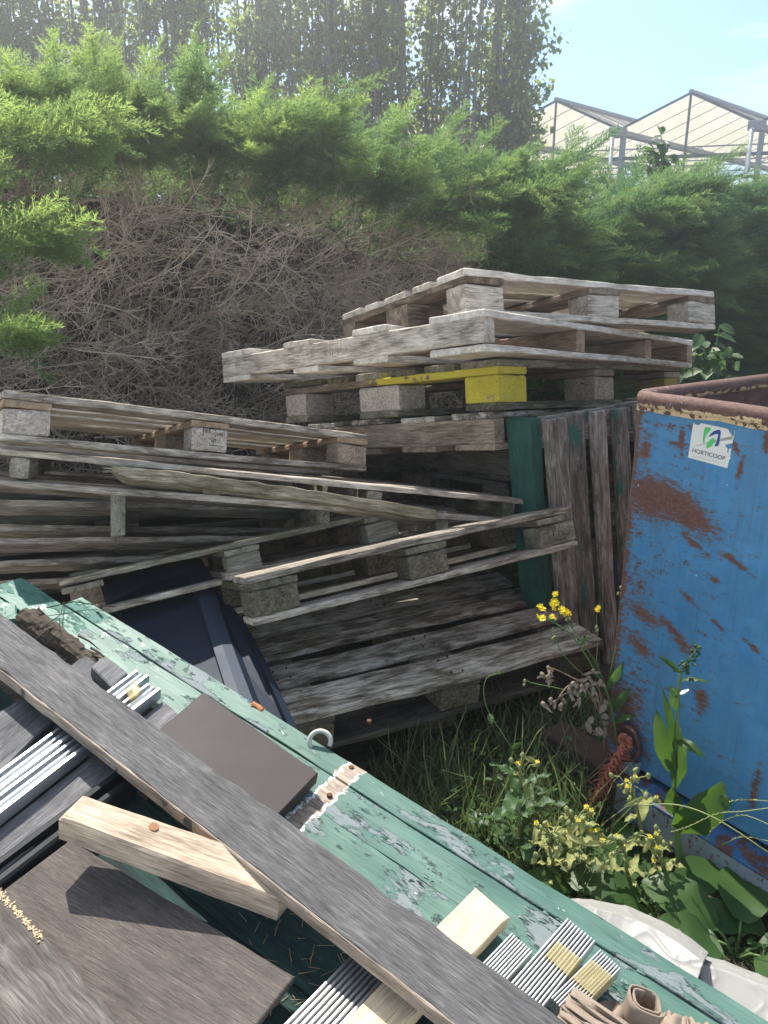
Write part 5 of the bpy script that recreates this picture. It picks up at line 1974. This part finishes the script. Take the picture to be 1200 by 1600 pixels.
for b in (-2, -1, 0, 1, 2):
    bar(galv, gq(b * BAY, -.12, -.05), gq(b * BAY, DEPTH, -.05), .085)
world_part(dark, 'dark_bars', GDK, GHROOT)
world_part(galv, 'gutter', GAL, GHROOT)
world_part(raft, 'rafters', GAL, GHROOT)
for b in (-1, 0, 1, 2):
    m = MB()
    m.box((-.05, -.05, GZ - gz), (.05, .05, -.12), .01, 4, 0, 'z')
    m.v = [gq(b * BAY, .0, 0) + gX * p.x + gY * p.y + Vector((0, 0, p.z)) for p in m.v]
    world_part(m, 'post', GAL, GHROOT)
    m = MB()
    m.box((-.15, -.14, -.16), (.15, .10, .06), .015, 2, 0)
    m.v = [gq(b * BAY, -.05, 0) + gX * p.x + gY * p.y + Vector((0, 0, p.z)) for p in m.v]
    world_part(m, 'gutter_end', GAL, GHROOT)
    m = MB()
    m.tube([gq(b * BAY - .05, -.2, -.1), gq(b * BAY - .05, -.2, GZ - gz)], .05, 10)
    world_part(m, 'downpipe', plain('bright_pipe', (.62, .66, .68), .3, .7), GHROOT)

# ------------------------------------------------------------------ ground
t = NT('yard_soil')
g = t.obj()
n1 = t.noise(g, 3, 6, .6); n2 = t.noise(g, 40, 6, .7)
c = t.ramp(t.math('ADD', t.math('MULTIPLY', n1, .5), t.math('MULTIPLY', n2, .5)), [(.3, (.028, .023, .018)), (.5, (.065, .055, .042)), (.72, (.13, .115, .09))])
t.set(c, .95, 0, .1)
t.bump(n2, .8, .015)
m = MB()
xs = np.concatenate([[-140, -60, -20, -8], np.linspace(-3, 4, 60), [8, 20, 60, 140]])
ysg = np.concatenate([[-60, -10], np.linspace(-1, 5, 52), [8, 15, 30, 70, 160]])
m.grid([[Vector((x, y, GZ + (.012 * math.sin(x * 7 + y * 3) + .012 * math.sin(y * 9 - x * 4) + random.gauss(0, .004) if abs(x) < 5 and abs(y) < 6 else 0))) for x in xs] for y in ysg])
gr = m.build('ground', t.m, None, loc=(0, 0, GZ))
tag(gr, kind='structure')
t = NT('pale_bounce')
g = t.obj()
n1 = t.noise(g, 1.2, 6, .6); n2 = t.noise(g, 60, 5, .7)
t.set(t.mix(t.math('ADD', t.math('MULTIPLY', n1, .6), t.math('MULTIPLY', n2, .4)), (.55, .53, .49), (.80, .78, .74)), .9, 0, .2)
m = MB()
m.grid([[Vector((x, y, GZ + .03)) for x in (-40, -5, 0, 5, 40)] for y in (-40, -5, -1, .55)])
o = m.build('bounce_plane', t.m, None, loc=(0, 0, GZ))  # unseen pale plane behind the camera, added to bounce sunlight onto the heap
tag(o, kind='structure')

# ------------------------------------------------------------------ weeds
DOCK = leafmat('dock_leaf', (.022, .060, .016), (.065, .125, .030), .35, ((.08, .20, .02), (.20, .36, .05)), .45, True, .4)
WEED = leafmat('weed_leaf', (.025, .065, .022), (.075, .14, .045), .35, ((.08, .2, .03), (.2, .34, .07)), .5, True, .35)
PALEW = leafmat('sunny_weed', (.20, .23, .07), (.46, .46, .20), .4, ((.3, .36, .08), (.5, .5, .2)), .6, True, .2)  # yellowing leaves, made paler to paint in sunlight
DRYW = leafmat('dry_weed', (.16, .12, .085), (.40, .33, .26), .15, None, .8, True, .1)
STEM = plain('weed_stem', (.10, .17, .05), .6, 0, .3, .3, 40)
STEMD = plain('weed_stem_pale', (.22, .25, .10), .6, 0, .3, .3, 40)
STEMR = plain('weed_stem_dry', (.24, .17, .11), .8, 0, .2, .3, 40)
YELF = leafmat('yellow_petals', (.70, .50, .01), (.85, .68, .03), .3, None, .5, True, .3)


def leaf(mb, base, tip, width, normal, fold=.25, curl=.0, wav=.08, n=10, prof=None):
    """leaf blade from base to tip as a folded curved sheet"""
    base, tip = Vector(base), Vector(tip)
    ax = (tip - base)
    L = ax.length
    ax.normalize()
    nr = Vector(normal)
    nr = (nr - ax * nr.dot(ax)).normalized()
    sd = ax.cross(nr)
    rows = []
    ph = random.uniform(0, 6)
    for i in range(n + 1):
        u = i / n
        w = width * ((math.sin(math.pi * min(1, u ** .8)) ** .8) * .98 + .02) if prof is None else width * prof(u)
        c = base + ax * (L * u) + nr * (curl * L * (u - u * u * 1.0) * 1.2 - curl * L * u * u * .6)
        row = []
        for v in (-1, -.5, 0, .5, 1):
            e = wav * width * math.sin(u * 17 + ph + v * 2) * abs(v)
            row.append(c + sd * (w * v) + nr * (abs(v) * w * fold + e))
        rows.append(row)
    mb.grid(rows)


def add_var(o, lo=.2, hi=.8):
    me = o.data
    at = me.attributes.new('var', 'FLOAT', 'POINT')
    n = len(me.vertices)
    k = max(1, n // 55)
    vals = np.repeat(rng.uniform(lo, hi, n // 55 + 1), 55)[:n]
    at.data.foreach_set('value', vals.astype(np.float32))
    return o


class Many:
    """many small parts of one kind, each a mesh of its own"""
    def __init__(self): self.l = []
    def new(self):
        self.l.append(MB()); return self.l[-1]
    def done(self, name, mat, parent, var=True):
        for q in self.l: part(q, name, mat, parent, var)


def part(mb, name, mat, parent, var=True):
    if not mb.v: return None
    o = world_part(mb, name, mat, parent, fix=False)
    if var: add_var(o)
    return o


def flower_head(mb, c, r, nrm, n=11):
    nrm = Vector(nrm).normalized()
    a = nrm.orthogonal().normalized(); b = nrm.cross(a)
    for k in range(n):
        th = 2 * math.pi * k / n + random.uniform(-.1, .1)
        d = a * math.cos(th) + b * math.sin(th)
        s_ = nrm.cross(d)
        rr = r * random.uniform(.8, 1.1)
        p = c + d * r * .15
        q = c + d * rr + nrm * random.uniform(-.1, .35) * r
        mb.add([p - s_ * r * .1, p + s_ * r * .1, q + s_ * r * .17, q - s_ * r * .17], [(0, 1, 2, 3)])
    mb.tube([c - nrm * r * .35, c + nrm * r * .12], [r * .3, r * .34], 6)


def bud(mb, c, r, d):
    d = Vector(d).normalized()
    mb.tube([c - d * r * 1.2, c - d * r * .6, c, c + d * r * .7, c + d * r * 1.5], [r * .3, r * .8, r * .95, r * .75, r * .25], 6)


def pts3(P, d0, d1=None):
    d1 = d1 or d0
    n = len(P)
    return [at_d(x, y, d0 + (d1 - d0) * i / max(1, n - 1)) for i, (x, y) in enumerate(P)]


UPV = Vector((0, 0, 1))
toCam = -CF


def root_at(px, py, label, name='weed_plant', cat='weed', group=None):
    return empty(name, at_z(px, py, GZ), (0, 0, 0), label, cat, group)


# dock with tall stem in front of the skip
dk = root_at(1066, 1392, 'tall dock plant with long curling leaves standing in front of the blue skip', 'dock_plant', 'dock plant')
sm, lv, fl = MB(), MB(), MB()
stem = along_pts(pts3([(1066, 1392), (1061, 1350), (1056, 1290), (1053, 1210), (1057, 1140), (1060, 1085), (1063, 1050)], 1.79, 1.70), 24)
sm.tube(stem, list(np.linspace(.0065, .0032, 24)), 7)
sm.tube(along_pts(pts3([(1074, 1395), (1066, 1340), (1058, 1290)], 1.79, 1.755), 8), .004, 6)
for (a, b, w, nx, curl, prof) in (
        ((1050, 1208, 1.74), (1024, 1112, 1.70), .021, (-.5, -.6, .2), .12, None), ((1052, 1212, 1.74), (1040, 1070, 1.72), .016, (.5, -.7, .2), .10, None), ((1053, 1206, 1.74), (1037, 1156, 1.74), .016, (.3, -.8, .2), -.15, None),
        ((1054, 1235, 1.75), (1062, 1130, 1.73), .026, (.4, -.8, .1), .08, None), ((1056, 1158, 1.73), (1101, 1178, 1.68), .013, (0, -.5, .8), .35, None),
        ((1056, 1296, 1.76), (1130, 1240, 1.66), .045, (.2, -.7, .6), .30, lambda u: (math.sin(math.pi * min(1, (u * .93 + .05))) ** .7)), ((1054, 1275, 1.76), (1050, 1230, 1.74), .02, (-.3, -.8, .2), 0, None),
        ((1064, 1052, 1.70), (1030, 1024, 1.68), .007, (0, -.6, .6), .1, None), ((1062, 1064, 1.71), (1108, 1062, 1.67), .006, (0, -.4, .8), .3, None), ((1058, 1090, 1.71), (1046, 1072, 1.70), .008, (0, -.6, .6), .1, None), ((1056, 1110, 1.72), (1050, 1072, 1.71), .010, (-.3, -.6, .3), .1, None)):
    leaf(lv, at_d(*a), at_d(*b), w, nx, .18, curl, .10, 14, prof)
leaf(lv, at_d(1128, 1241, 1.66), at_d(1136, 1268, 1.645), .015, (.2, -.6, .5), .3, .1)
for k in range(34):       # flower spike
    u = random.random()
    c = at_d(1064, 1050, 1.70).lerp(at_d(1093, 1008, 1.67), u) + Vector((random.gauss(0, .007 * (1.3 - u)), random.gauss(0, .006), random.gauss(0, .006)))
    bud(fl, c, random.uniform(.0028, .0045), (random.gauss(0, 1), random.gauss(0, 1), random.gauss(.4, .5)))
sm.tube([at_d(1064, 1050, 1.70), at_d(1078, 1028, 1.685), at_d(1093, 1008, 1.67)], [.0026, .0018, .0008], 5)
part(sm, 'stem', STEM, dk, False); part(lv, 'leaves', DOCK, dk); part(fl, 'seed_spike', WEED, dk)
m = MB(); leaf(m, at_d(1062, 1084, 1.70), at_d(1077, 1077, 1.68), .005, (0, -.5, .8), .1, .05)
part(m, 'petal', plain('white_petal', (.75, .75, .68), .6), dk, False)

# yellow flowered plant
yf = root_at(968, 1190, 'wiry weed with a cluster of bright yellow flowers in front of the worn pallet', 'yellow_flower', 'wild flower')
sm, lv, fl, bd_ = MB(), MB(), Many(), Many()
D0 = 2.02
for P, w in (([(968, 1190), (958, 1120), (946, 1075), (930, 1050), (912, 1018), (885, 985), (856, 968)], .0032), ([(946, 1075), (935, 1045), (915, 1010), (897, 985), (884, 966)], .0022), ([(897, 985), (880, 960), (872, 942)], .0016),
             ([(948, 1080), (958, 1030), (966, 990), (970, 960), (970, 925)], .0020), ([(930, 1050), (934, 1000), (932, 965), (934, 952)], .0016), ([(945, 1075), (920, 1060), (898, 1042), (880, 1022), (868, 1000)], .0018), ([(868, 1000), (864, 980), (865, 995)], .0010),
             ([(952, 1100), (905, 1085), (870, 1075), (835, 1068), (818, 1062)], .0018), ([(946, 1078), (960, 1060), (975, 1040)], .0015)):
    sm.tube(along_pts(pts3(P, D0, D0 - .03), 12), list(np.linspace(w, w * .6, 12)), 5)
for (x, y, r) in ((868, 928, .0085), (867, 941, .012), (846, 950, .013), (847, 966, .011), (865, 950, .010), (882, 956, .013), (878, 952, .010), (861, 944, .007), (889, 958, .008), (933, 953, .008), (935, 949, .007), (840, 962, .007), (863, 963, .008)):
    flower_head(fl.new(), at_d(x, y, D0 - .04 + random.uniform(-.015, .015)), r, (random.gauss(0, .4), -.6 + random.gauss(0, .2), .8), 12)
for (x, y) in ((866, 996), (864, 998), (932, 980), (970, 918), (974, 921), (966, 928), (862, 963), (868, 968), (859, 966), (819, 1070), (820, 1064), (890, 967), (885, 968), (933, 985)):
    bud(bd_.new(), at_d(x, y, D0 - .03), .0045, (random.gauss(0, .3), -.2, 1))
for (a, b, w) in (((948, 1078), (975, 1035), .011), ((956, 1110), (985, 1075), .014), ((935, 1045), (925, 1025), .006), ((950, 1095), (935, 1120), .010), ((905, 1010), (920, 992), .004), ((880, 1024), (872, 1012), .004), ((940, 1062), (920, 1048), .006), ((958, 1128), (990, 1118), .012)):
    leaf(lv, at_d(*a, D0), at_d(*b, D0 - .04), w, (random.gauss(0, .3), -.5, .8), .2, .1, .15, 8)
part(sm, 'stem', STEM, yf, False); fl.done('flower', YELF, yf); bd_.done('bud', STEMD, yf, False); part(lv, 'leaves', WEED, yf)

# dried thistle heads next to it
dr = root_at(945, 1175, 'dead brown weed with drooping seed heads leaning by the yellow flowers', 'dried_weed', 'dead weed')
sm, hd_, wl_ = MB(), Many(), MB()
heads = [(855, 1045), (848, 1052), (862, 1055), (852, 1060), (868, 1098), (880, 1092), (890, 1088), (900, 1080), (908, 1072), (915, 1068), (922, 1060), (895, 1070), (885, 1075), (925, 1052), (930, 1072), (938, 1066), (875, 1100), (862, 1092), (905, 1092), (850, 1096)]
for P in ([(945, 1175), (940, 1120), (928, 1075), (900, 1062), (878, 1050), (856, 1042)], [(940, 1120), (915, 1075), (890, 1080), (868, 1095)], [(928, 1078), (905, 1065), (885, 1074), (872, 1092)], [(940, 1110), (938, 1085), (930, 1065)]):
    sm.tube(along_pts(pts3(P, 2.0, 1.96), 10), list(np.linspace(.0028, .0014, 10)), 5)
for (x, y) in heads:
    c = at_d(x + random.gauss(0, 2), y + random.gauss(0, 2), 1.965)
    hm = hd_.new()
    bud(hm, c, random.uniform(.005, .0075), (random.gauss(0, .4), random.gauss(0, .3), -.8))
    for k in range(4):
        leaf(hm, c, c + Vector((random.gauss(0, .012), random.gauss(0, .01), -random.uniform(.006, .02))), .0035, (0, -1, .3), .3, .2, .2, 4)
for k in range(16):
    a = at_d(random.uniform(910, 950), random.uniform(1085, 1150), 1.98)
    leaf(wl_, a, a + Vector((random.gauss(0, .02), random.gauss(0, .02), -random.uniform(.0, .035))), .008, (random.gauss(0, .5), -1, .3), .4, .3, .3, 6)
part(sm, 'stem', STEMR, dr, False); hd_.done('seed_head', DRYW, dr); part(wl_, 'withered_leaves', DRYW, dr)


# sow thistle: upright with jagged leaves and pale buds
def sowthistle(px, py, top, d, label, nleaf=9, heads=8, dry=.0, leafL=.11):
    rt = root_at(px, py, label, 'sow_thistle', 'weed', 'sow thistles between the pile and the skip')
    sm, lv, bd2, yl, dl = MB(), MB(), Many(), Many(), MB()
    b = at_z(px, py, GZ)
    tp = at_d(top[0], top[1], d)
    S_ = along_pts([b, b.lerp(tp, .4) + Vector((random.gauss(0, .01), 0, 0)), b.lerp(tp, .75), tp], 14)
    sm.tube(S_, list(np.linspace(.0052, .0026, 14)), 6)
    for k in range(nleaf):
        i = int(1 + 10 * k / nleaf)
        a = k * 2.4 + random.uniform(-.3, .3)
        L_ = leafL * random.uniform(.7, 1.2) * (1.15 - .5 * k / nleaf)
        e = S_[i] + Vector((math.cos(a) * L_, math.sin(a) * L_, L_ * random.uniform(.1, .7)))
        leaf(lv if random.random() > dry else dl, S_[i], e, L_ * .17, (0, 0, 1), .25, random.uniform(.05, .3), .45, 12)
    for k in range(heads):
        q = tp + Vector((random.gauss(0, .022), random.gauss(0, .018), random.uniform(-.05, .018)))
        sm.tube([S_[random.randint(9, 12)], S_[12].lerp(q, .6) + Vector((0, 0, .003)), q], [.0016, .0013, .001], 4)
        bud(bd2.new(), q, random.uniform(.0045, .007), (random.gauss(0, .3), random.gauss(0, .3), 1))
        if random.random() < .35: flower_head(yl.new(), q + Vector((0, 0, .007)), .006, (random.gauss(0, .3), -.3, 1), 8)
        if random.random() < .6: leaf(dl, q, q + Vector((random.gauss(0, .02), random.gauss(0, .02), -random.uniform(.005, .03))), .006, (0, -.8, .6), .3, .3, .3, 6)
    part(sm, 'stem', STEMD, rt, False); part(lv, 'leaves', WEED if not dry else PALEW, rt); bd2.done('bud', STEMD, rt, False)
    yl.done('flower', YELF, rt); part(dl, 'withered_leaves', PALEW, rt)
    return rt


sowthistle(815, 1345, (812, 1195), 1.80, 'fresh green sow thistle with pointed leaves and pale green buds, farthest left of the thistles', 10, 7, 0, .13)
sowthistle(890, 1385, (900, 1275), 1.66, 'bushy yellowing sow thistle beside the white tarp corner', 14, 18, .7, .065)
sowthistle(850, 1380, (862, 1300), 1.64, 'low yellowing sow thistle nearest the edge of the green panel', 12, 14, .7, .055)
sowthistle(1008, 1340, (986, 1215), 1.74, 'sow thistle with one open yellow flower in front of the rusty cross bar', 7, 10, .5, .07)
sowthistle(1050, 1395, (1022, 1310), 1.66, 'withered leaning sow thistle beside the dock stem', 10, 14, .8, .05)
sowthistle(1000, 1400, (968, 1310), 1.62, 'sow thistle with curled dry leaves above the tarp, between the bushy one and the dock', 10, 12, .8, .05)


def broadleaf(px, py, L, n, label, mat=DOCK, spread=.5, w=.32, dirs=None):
    rt = root_at(px, py, label, 'broad_leaf_plant', 'weed', 'broad leaved plants by the tarp')
    m1, m2 = MB(), MB()
    b = at_z(px, py, GZ)
    for k in range(n):
        a = (dirs[k] if dirs else k * 2.4 + random.uniform(-.4, .4))
        l_ = L * random.uniform(.75, 1.1)
        st_ = b + Vector((math.cos(a), math.sin(a), 0)) * l_ * .25 + Vector((0, 0, l_ * .30))
        e = b + Vector((math.cos(a), math.sin(a), 0)) * l_ * (spread + .55) + Vector((0, 0, l_ * random.uniform(.3, .6)))
        m2.tube([b, b.lerp(st_, .6) + Vector((0, 0, .01)), st_], [.004, .0035, .003], 5)
        leaf(m1, st_, e, l_ * w, (0, -.25, 1), .14, .25, .06, 14, lambda u: (math.sin(math.pi * min(1, (u * .96 + .03))) ** .55))
    part(m2, 'stalk', STEM, rt, False); part(m1, 'leaves', mat, rt)


broadleaf(1150, 1500, .19, 5, 'broad round leaved plant below the steel skid, at the right of the tarp', w=.29)
broadleaf(1215, 1490, .14, 4, 'broad leaved plant at the right edge of the picture below the skid', w=.27)
broadleaf(1035, 1450, .20, 5, 'broad leaved plant with one sunlit leaf behind the tarp', w=.24)
broadleaf(915, 1410, .15, 5, 'broad leaved plant under the yellowing thistles', w=.23)
broadleaf(825, 1360, .13, 4, 'broad leaved plant at the foot of the fresh green thistle', w=.26)
broadleaf(965, 1380, .14, 4, 'broad leaved plant between the thistles and the rusty cross bar', w=.2)
broadleaf(770, 1330, .10, 5, 'small broad leaved plant close behind the panel edge', w=.26)
broadleaf(690, 1225, .07, 7, 'small bright rosette weed under the dark bottom pallet', WEED, w=.2)

# long arching grass stalks at the right
m = MB()
for P, w in (([(1205, 1262), (1160, 1268), (1120, 1272), (1075, 1292), (1050, 1300)], .0010), ([(1205, 1290), (1160, 1274), (1120, 1290), (1095, 1325)], .0010), ([(1205, 1335), (1120, 1280), (1060, 1258), (1005, 1258)], .0016), ([(1205, 1315), (1160, 1308), (1130, 1320)], .0010), ([(1205, 1252), (1160, 1250), (1125, 1256)], .0009)):
    Q_ = along_pts(pts3(P, 1.55, 1.68), 22)
    m.tube(Q_, w, 4)
    if w < .0015:
        for q in Q_[6:]:
            bud(m, q + Vector((random.gauss(0, .002), 0, .001)), .0018, Q_[-1] - Q_[0])
gs = m.build('grass_stalks', STEMD, None, loc=at_z(1210, 1420, GZ), fix=False)
tag(gs, 'thin arching seed grass stalks crossing in front of the blue skip', 'grass')
# slender weed crossing in front of the bottom pallet
m = MB(); m2 = MB()
m.tube(along_pts(pts3([(840, 1250), (800, 1170), (765, 1115), (756, 1085), (760, 1060), (778, 1052)], 1.95, 1.9), 16), list(np.linspace(.0022, .0012, 16)), 5)
sw_ = root_at(842, 1262, 'slender lone weed stem leaning across the dark bottom pallet', 'slender_weed', 'weed')
for (a, b, w) in (((765, 1115), (768, 1132), .008), ((800, 1170), (815, 1160), .007), ((820, 1205), (800, 1200), .008), ((779, 1053), (784, 1048), .005)):
    leaf(m2, at_d(*a, 1.92), at_d(*b, 1.9), w, (0, -.7, .6), .2, .1)
part(m, 'stem', STEM, sw_, False); part(m2, 'leaves', WEED, sw_)

# bramble shoot out of the hedge behind the stack and climber on top
def leafy(px, py, d, sx, sy, n, label, name, size=(.05, .085), mat=WEED):
    c = at_d(px, py, d)
    rt = empty(name, (c.x, c.y, GZ), (0, 0, 0), label, 'shrub')
    m1, m2 = MB(), MB()
    b = at_d(px + 10, py + sy * 1.2, d + .15)
    for k in range(n):
        q = at_d(px + random.gauss(0, sx * .5), py + random.gauss(0, sy * .5), d + random.uniform(-.1, .1))
        if k % 4 == 0: m2.tube([b, b.lerp(q, .5) + Vector((0, 0, .04)), q], [.005, .004, .002], 4)
        s_ = random.uniform(*size)
        e = q + Vector((random.gauss(.1, .5), random.gauss(-.4, .4), random.gauss(-.3, .35))).normalized() * s_
        leaf(m1, q, e, s_ * .3, (random.gauss(0, .4), -.5, .8), .2, .1, .06, 6)
    part(m2, 'stems', STEM, rt, False); part(m1, 'leaves', mat, rt)


leafy(1100, 560, 4.2, 45, 45, 60, 'leafy bramble shoot sticking out of the hedge beside the tall stack', 'bramble', (.07, .12))
leafy(1026, 245, 6.4, 26, 34, 55, 'pale leafy climber growing out of the hedge top in front of the greenhouse', 'climber', (.08, .14))
leafy(905, 620, 3.6, 30, 25, 40, 'small leafy bush seen through the yellow pallet gap', 'bush', (.06, .10))

# undergrowth
def scatter_tris(poly_px, n, fn):
    P = np.array(poly_px, float)
    x0, y0 = P.min(0); x1, y1 = P.max(0)
    out = []
    while len(out) < n:
        x, y = random.uniform(x0, x1), random.uniform(y0, y1)
        ins = False
        j = len(P) - 1
        for i in range(len(P)):
            if (P[i][1] > y) != (P[j][1] > y) and x < (P[j][0] - P[i][0]) * (y - P[i][1]) / (P[j][1] - P[i][1]) + P[i][0]: ins = not ins
            j = i
        if ins: out.append(np.array(at_z(x, y, GZ)))
    return np.array(out)


reg = [(560, 1225), (700, 1150), (800, 1110), (860, 1060), (930, 1040), (960, 1180), (990, 1310), (1060, 1400), (1215, 1510), (1215, 1560), (1100, 1500), (900, 1430), (760, 1360)]
PB_ = scatter_tris(reg, 6500, None)
BL = (np.array([[0, -.02, 0], [0, .02, 0], [.55, .012, .02], [0, -.02, 0], [.55, .012, .02], [.55, -.012, .02], [.55, -.012, .02], [.55, .012, .02], [1, 0, -.06]], float), np.array([-.2] * 3 + [0] * 3 + [.1] * 3))
n = len(PB_)
D = rng.normal(0, .55, (n, 3)); D[:, 2] = rng.uniform(.2, 1.2, n)
gsz = rng.uniform(.04, .15, n) * np.where(PB_[:, 0] > .52, .45, 1.0)
V, Fc, vr = instance([BL], PB_, D, gsz, rng.uniform(0, 6.28, n), rng.uniform(.1, .9, n))
PB3 = scatter_tris([(600, 1235), (720, 1170), (800, 1130), (900, 1100), (955, 1200), (960, 1300), (900, 1400), (800, 1370)], 420, None)
TAL = (np.array([[0, -.010, 0], [0, .010, 0], [.4, .008, .06], [0, -.010, 0], [.4, .008, .06], [.4, -.008, .06], [.4, -.008, .06], [.4, .008, .06], [.75, .005, .04], [.4, -.008, .06], [.75, .005, .04], [.75, -.005, .04], [.75, -.005, .04], [.75, .005, .04], [1, 0, -.08]], float), np.zeros(15))
GRASS = leafmat('undergrowth_grass', (.04, .075, .025), (.22, .23, .11), .35, ((.08, .18, .03), (.25, .32, .1)), .6)
o = fast_mesh('grass', V, Fc, GRASS, None, vr, loc=(.5, 1.6, GZ))
tag(o, kind='stuff')
n3_ = len(PB3)
D = rng.normal(0, .42, (n3_, 3)); D[:, 2] = rng.uniform(.5, 1.2, n3_)
V, Fc, vr = instance([TAL], PB3, D, rng.uniform(.12, .30, n3_), rng.uniform(0, 6.28, n3_), rng.uniform(.3, 1, n3_))
o = fast_mesh('grass', V, Fc, GRASS, None, vr, loc=(.4, 1.7, GZ))
tag(o, kind='stuff')
reg2 = [(640, 1240), (720, 1170), (800, 1110), (860, 1060), (930, 1050), (955, 1180), (930, 1240), (990, 1330), (1060, 1405), (1200, 1500), (1210, 1540), (1060, 1440), (880, 1410), (760, 1350)]
PB2 = scatter_tris(reg2, 3600, None)
OV = (np.array([[0, 0, 0], [.3, .26, .06], [.7, .24, .05], [0, 0, 0], [.7, .24, .05], [1, 0, -.05], [0, 0, 0], [1, 0, -.05], [.7, -.24, .05], [0, 0, 0], [.7, -.24, .05], [.3, -.26, .06]], float), np.zeros(12))
n = len(PB2)
hgt = rng.beta(1.2, 2.6, n) * np.where(PB2[:, 0] > .55, .07, .15)
PB2[:, 2] += hgt
D = rng.normal(0, 1, (n, 3)); D[:, 2] = rng.normal(.1, .4, n)
V, Fc, vr = instance([OV], PB2, D, rng.uniform(.008, .028, n), rng.normal(0, .5, n), rng.uniform(.0, .8, n))
o = fast_mesh('undergrowth', V, Fc, WEED, None, vr, loc=(.5, 1.6, GZ))
tag(o, kind='stuff')
# greenery seen through the slats behind the leaning pallet
n = 1500
base = np.array([gp(0, 0, 0)]) if False else np.array(gl)
uu = rng.uniform(-.02, .95, n); oo = -rng.uniform(.2, .6, n); zz = rng.uniform(GZ, 1.25, n)
Pq_ = np.array(gl)[None, :] * 0 + np.stack([gl.x + gx.x * uu + gn.x * oo, gl.y + gx.y * uu + gn.y * oo, zz], -1)
keep = uu > .28
Pq_ = Pq_[keep]; n = len(Pq_)
D = rng.normal(0, 1, (n, 3))
V, Fc, vr = instance([OV], Pq_, D, rng.uniform(.03, .07, n), rng.normal(0, .5, n), rng.uniform(.0, .7, n))
o = fast_mesh('ivy', V, Fc, WEED, None, vr, loc=(float(gl.x), float(gl.y), GZ))
tag(o, 'tangle of small green leaves growing behind the upright slatted pallet', 'ivy')

# ------------------------------------------------------------------ light, sky, camera
EL, AZ = R(56), R(-24)           # sun ahead, a little to the left
sd_ = Vector((math.sin(AZ) * math.cos(EL), math.cos(AZ) * math.cos(EL), math.sin(EL)))
sl = bpy.data.lights.new('sun', 'SUN')
sl.energy = 4.0
sl.angle = R(.5)
sl.color = (1.0, .95, .86)
so = bpy.data.objects.new('sun', sl)
link(so)
so.rotation_euler = sd_.to_track_quat('Z', 'Y').to_euler()
so.location = (-3, 6, 8)

w = bpy.data.worlds.new('World')
scene.world = w
w.use_nodes = True
nt = w.node_tree
nt.nodes.clear()
wo = nt.nodes.new('ShaderNodeOutputWorld')
bg = nt.nodes.new('ShaderNodeBackground')
sky = nt.nodes.new('ShaderNodeTexSky')
sky.sky_type = 'NISHITA'
sky.sun_disc = False
sky.sun_elevation = EL
sky.sun_rotation = AZ
sky.air_density = 1.0
sky.dust_density = .7
sky.ozone_density = 1.6
tc = nt.nodes.new('ShaderNodeTexCoord')
mp = nt.nodes.new('ShaderNodeMapping')
mp.inputs['Scale'].default_value = (1.3, 1.3, 9.0)
mp.inputs['Rotation'].default_value = (0, R(-10), R(20))
mp.inputs['Location'].default_value = (.35, .2, .1)
nz = nt.nodes.new('ShaderNodeTexNoise')
nz.inputs['Scale'].default_value = 1.7
nz.inputs['Detail'].default_value = 7
nz.inputs['Roughness'].default_value = .55
nz.inputs['Distortion'].default_value = .5
rp_ = nt.nodes.new('ShaderNodeValToRGB')
rp_.color_ramp.elements[0].position = .43
rp_.color_ramp.elements[1].position = .62
mxw = nt.nodes.new('ShaderNodeMix'); mxw.data_type = 'RGBA'
mxw.inputs[7].default_value = (5.0, 5.2, 5.3, 1)
nt.links.new(tc.outputs['Generated'], mp.inputs[0])
nt.links.new(mp.outputs[0], nz.inputs['Vector'])
nt.links.new(nz.outputs[0], rp_.inputs[0])
nt.links.new(rp_.outputs[0], mxw.inputs[0])
tint = nt.nodes.new('ShaderNodeMix'); tint.data_type = 'RGBA'; tint.blend_type = 'MULTIPLY'
tint.inputs[0].default_value = 1.0
tint.inputs[7].default_value = (.76, .89, .97, 1)
nt.links.new(sky.outputs[0], tint.inputs[6])
nt.links.new(tint.outputs[2], mxw.inputs[6])
nt.links.new(mxw.outputs[2], bg.inputs[0])
bg.inputs[1].default_value = .098
nt.links.new(bg.outputs[0], wo.inputs[0])

# haze volume added to imitate the veil of lens glare
hz_ = MB()
hz_.add([(x, y, z) for z in (GZ - 1.2, 9.2) for (x, y) in ((-14, -4), (24, -4), (24, 33), (-14, 33))], [(3, 2, 1, 0), (4, 5, 6, 7), (0, 1, 5, 4), (1, 2, 6, 5), (2, 3, 7, 6), (3, 0, 4, 7)])
t = NT('glare_haze')
t.t.nodes.remove(t.b)
pv = t.n('ShaderNodeVolumePrincipled')
pv.inputs['Color'].default_value = (.93, .96, 1.0, 1)
pv.inputs['Density'].default_value = .0125
pv.inputs['Anisotropy'].default_value = .72
t.l(pv.outputs[0], t.out.inputs['Volume'])
o = hz_.build('haze', t.m, None, loc=(0, 0, 0))
tag(o, kind='stuff')

cam = bpy.data.cameras.new('camera')
cam.sensor_fit = 'VERTICAL'
cam.sensor_height = 36
cam.sensor_width = 27
cam.lens = 36 * F / 1600
cam.clip_end = 500
cam.clip_start = .02
co = bpy.data.objects.new('camera', cam)
link(co)
co.location = CAM
co.rotation_euler = (R(90) - PIT, 0, 0)
scene.camera = co

vs_ = scene.view_settings
vs_.view_transform = 'Standard'
vs_.look = 'None'
vs_.exposure = 1.3
vs_.gamma = 1
cy = scene.cycles
cy.max_bounces = 8
cy.transparent_max_bounces = 12
cy.diffuse_bounces = 3
cy.use_denoising = True
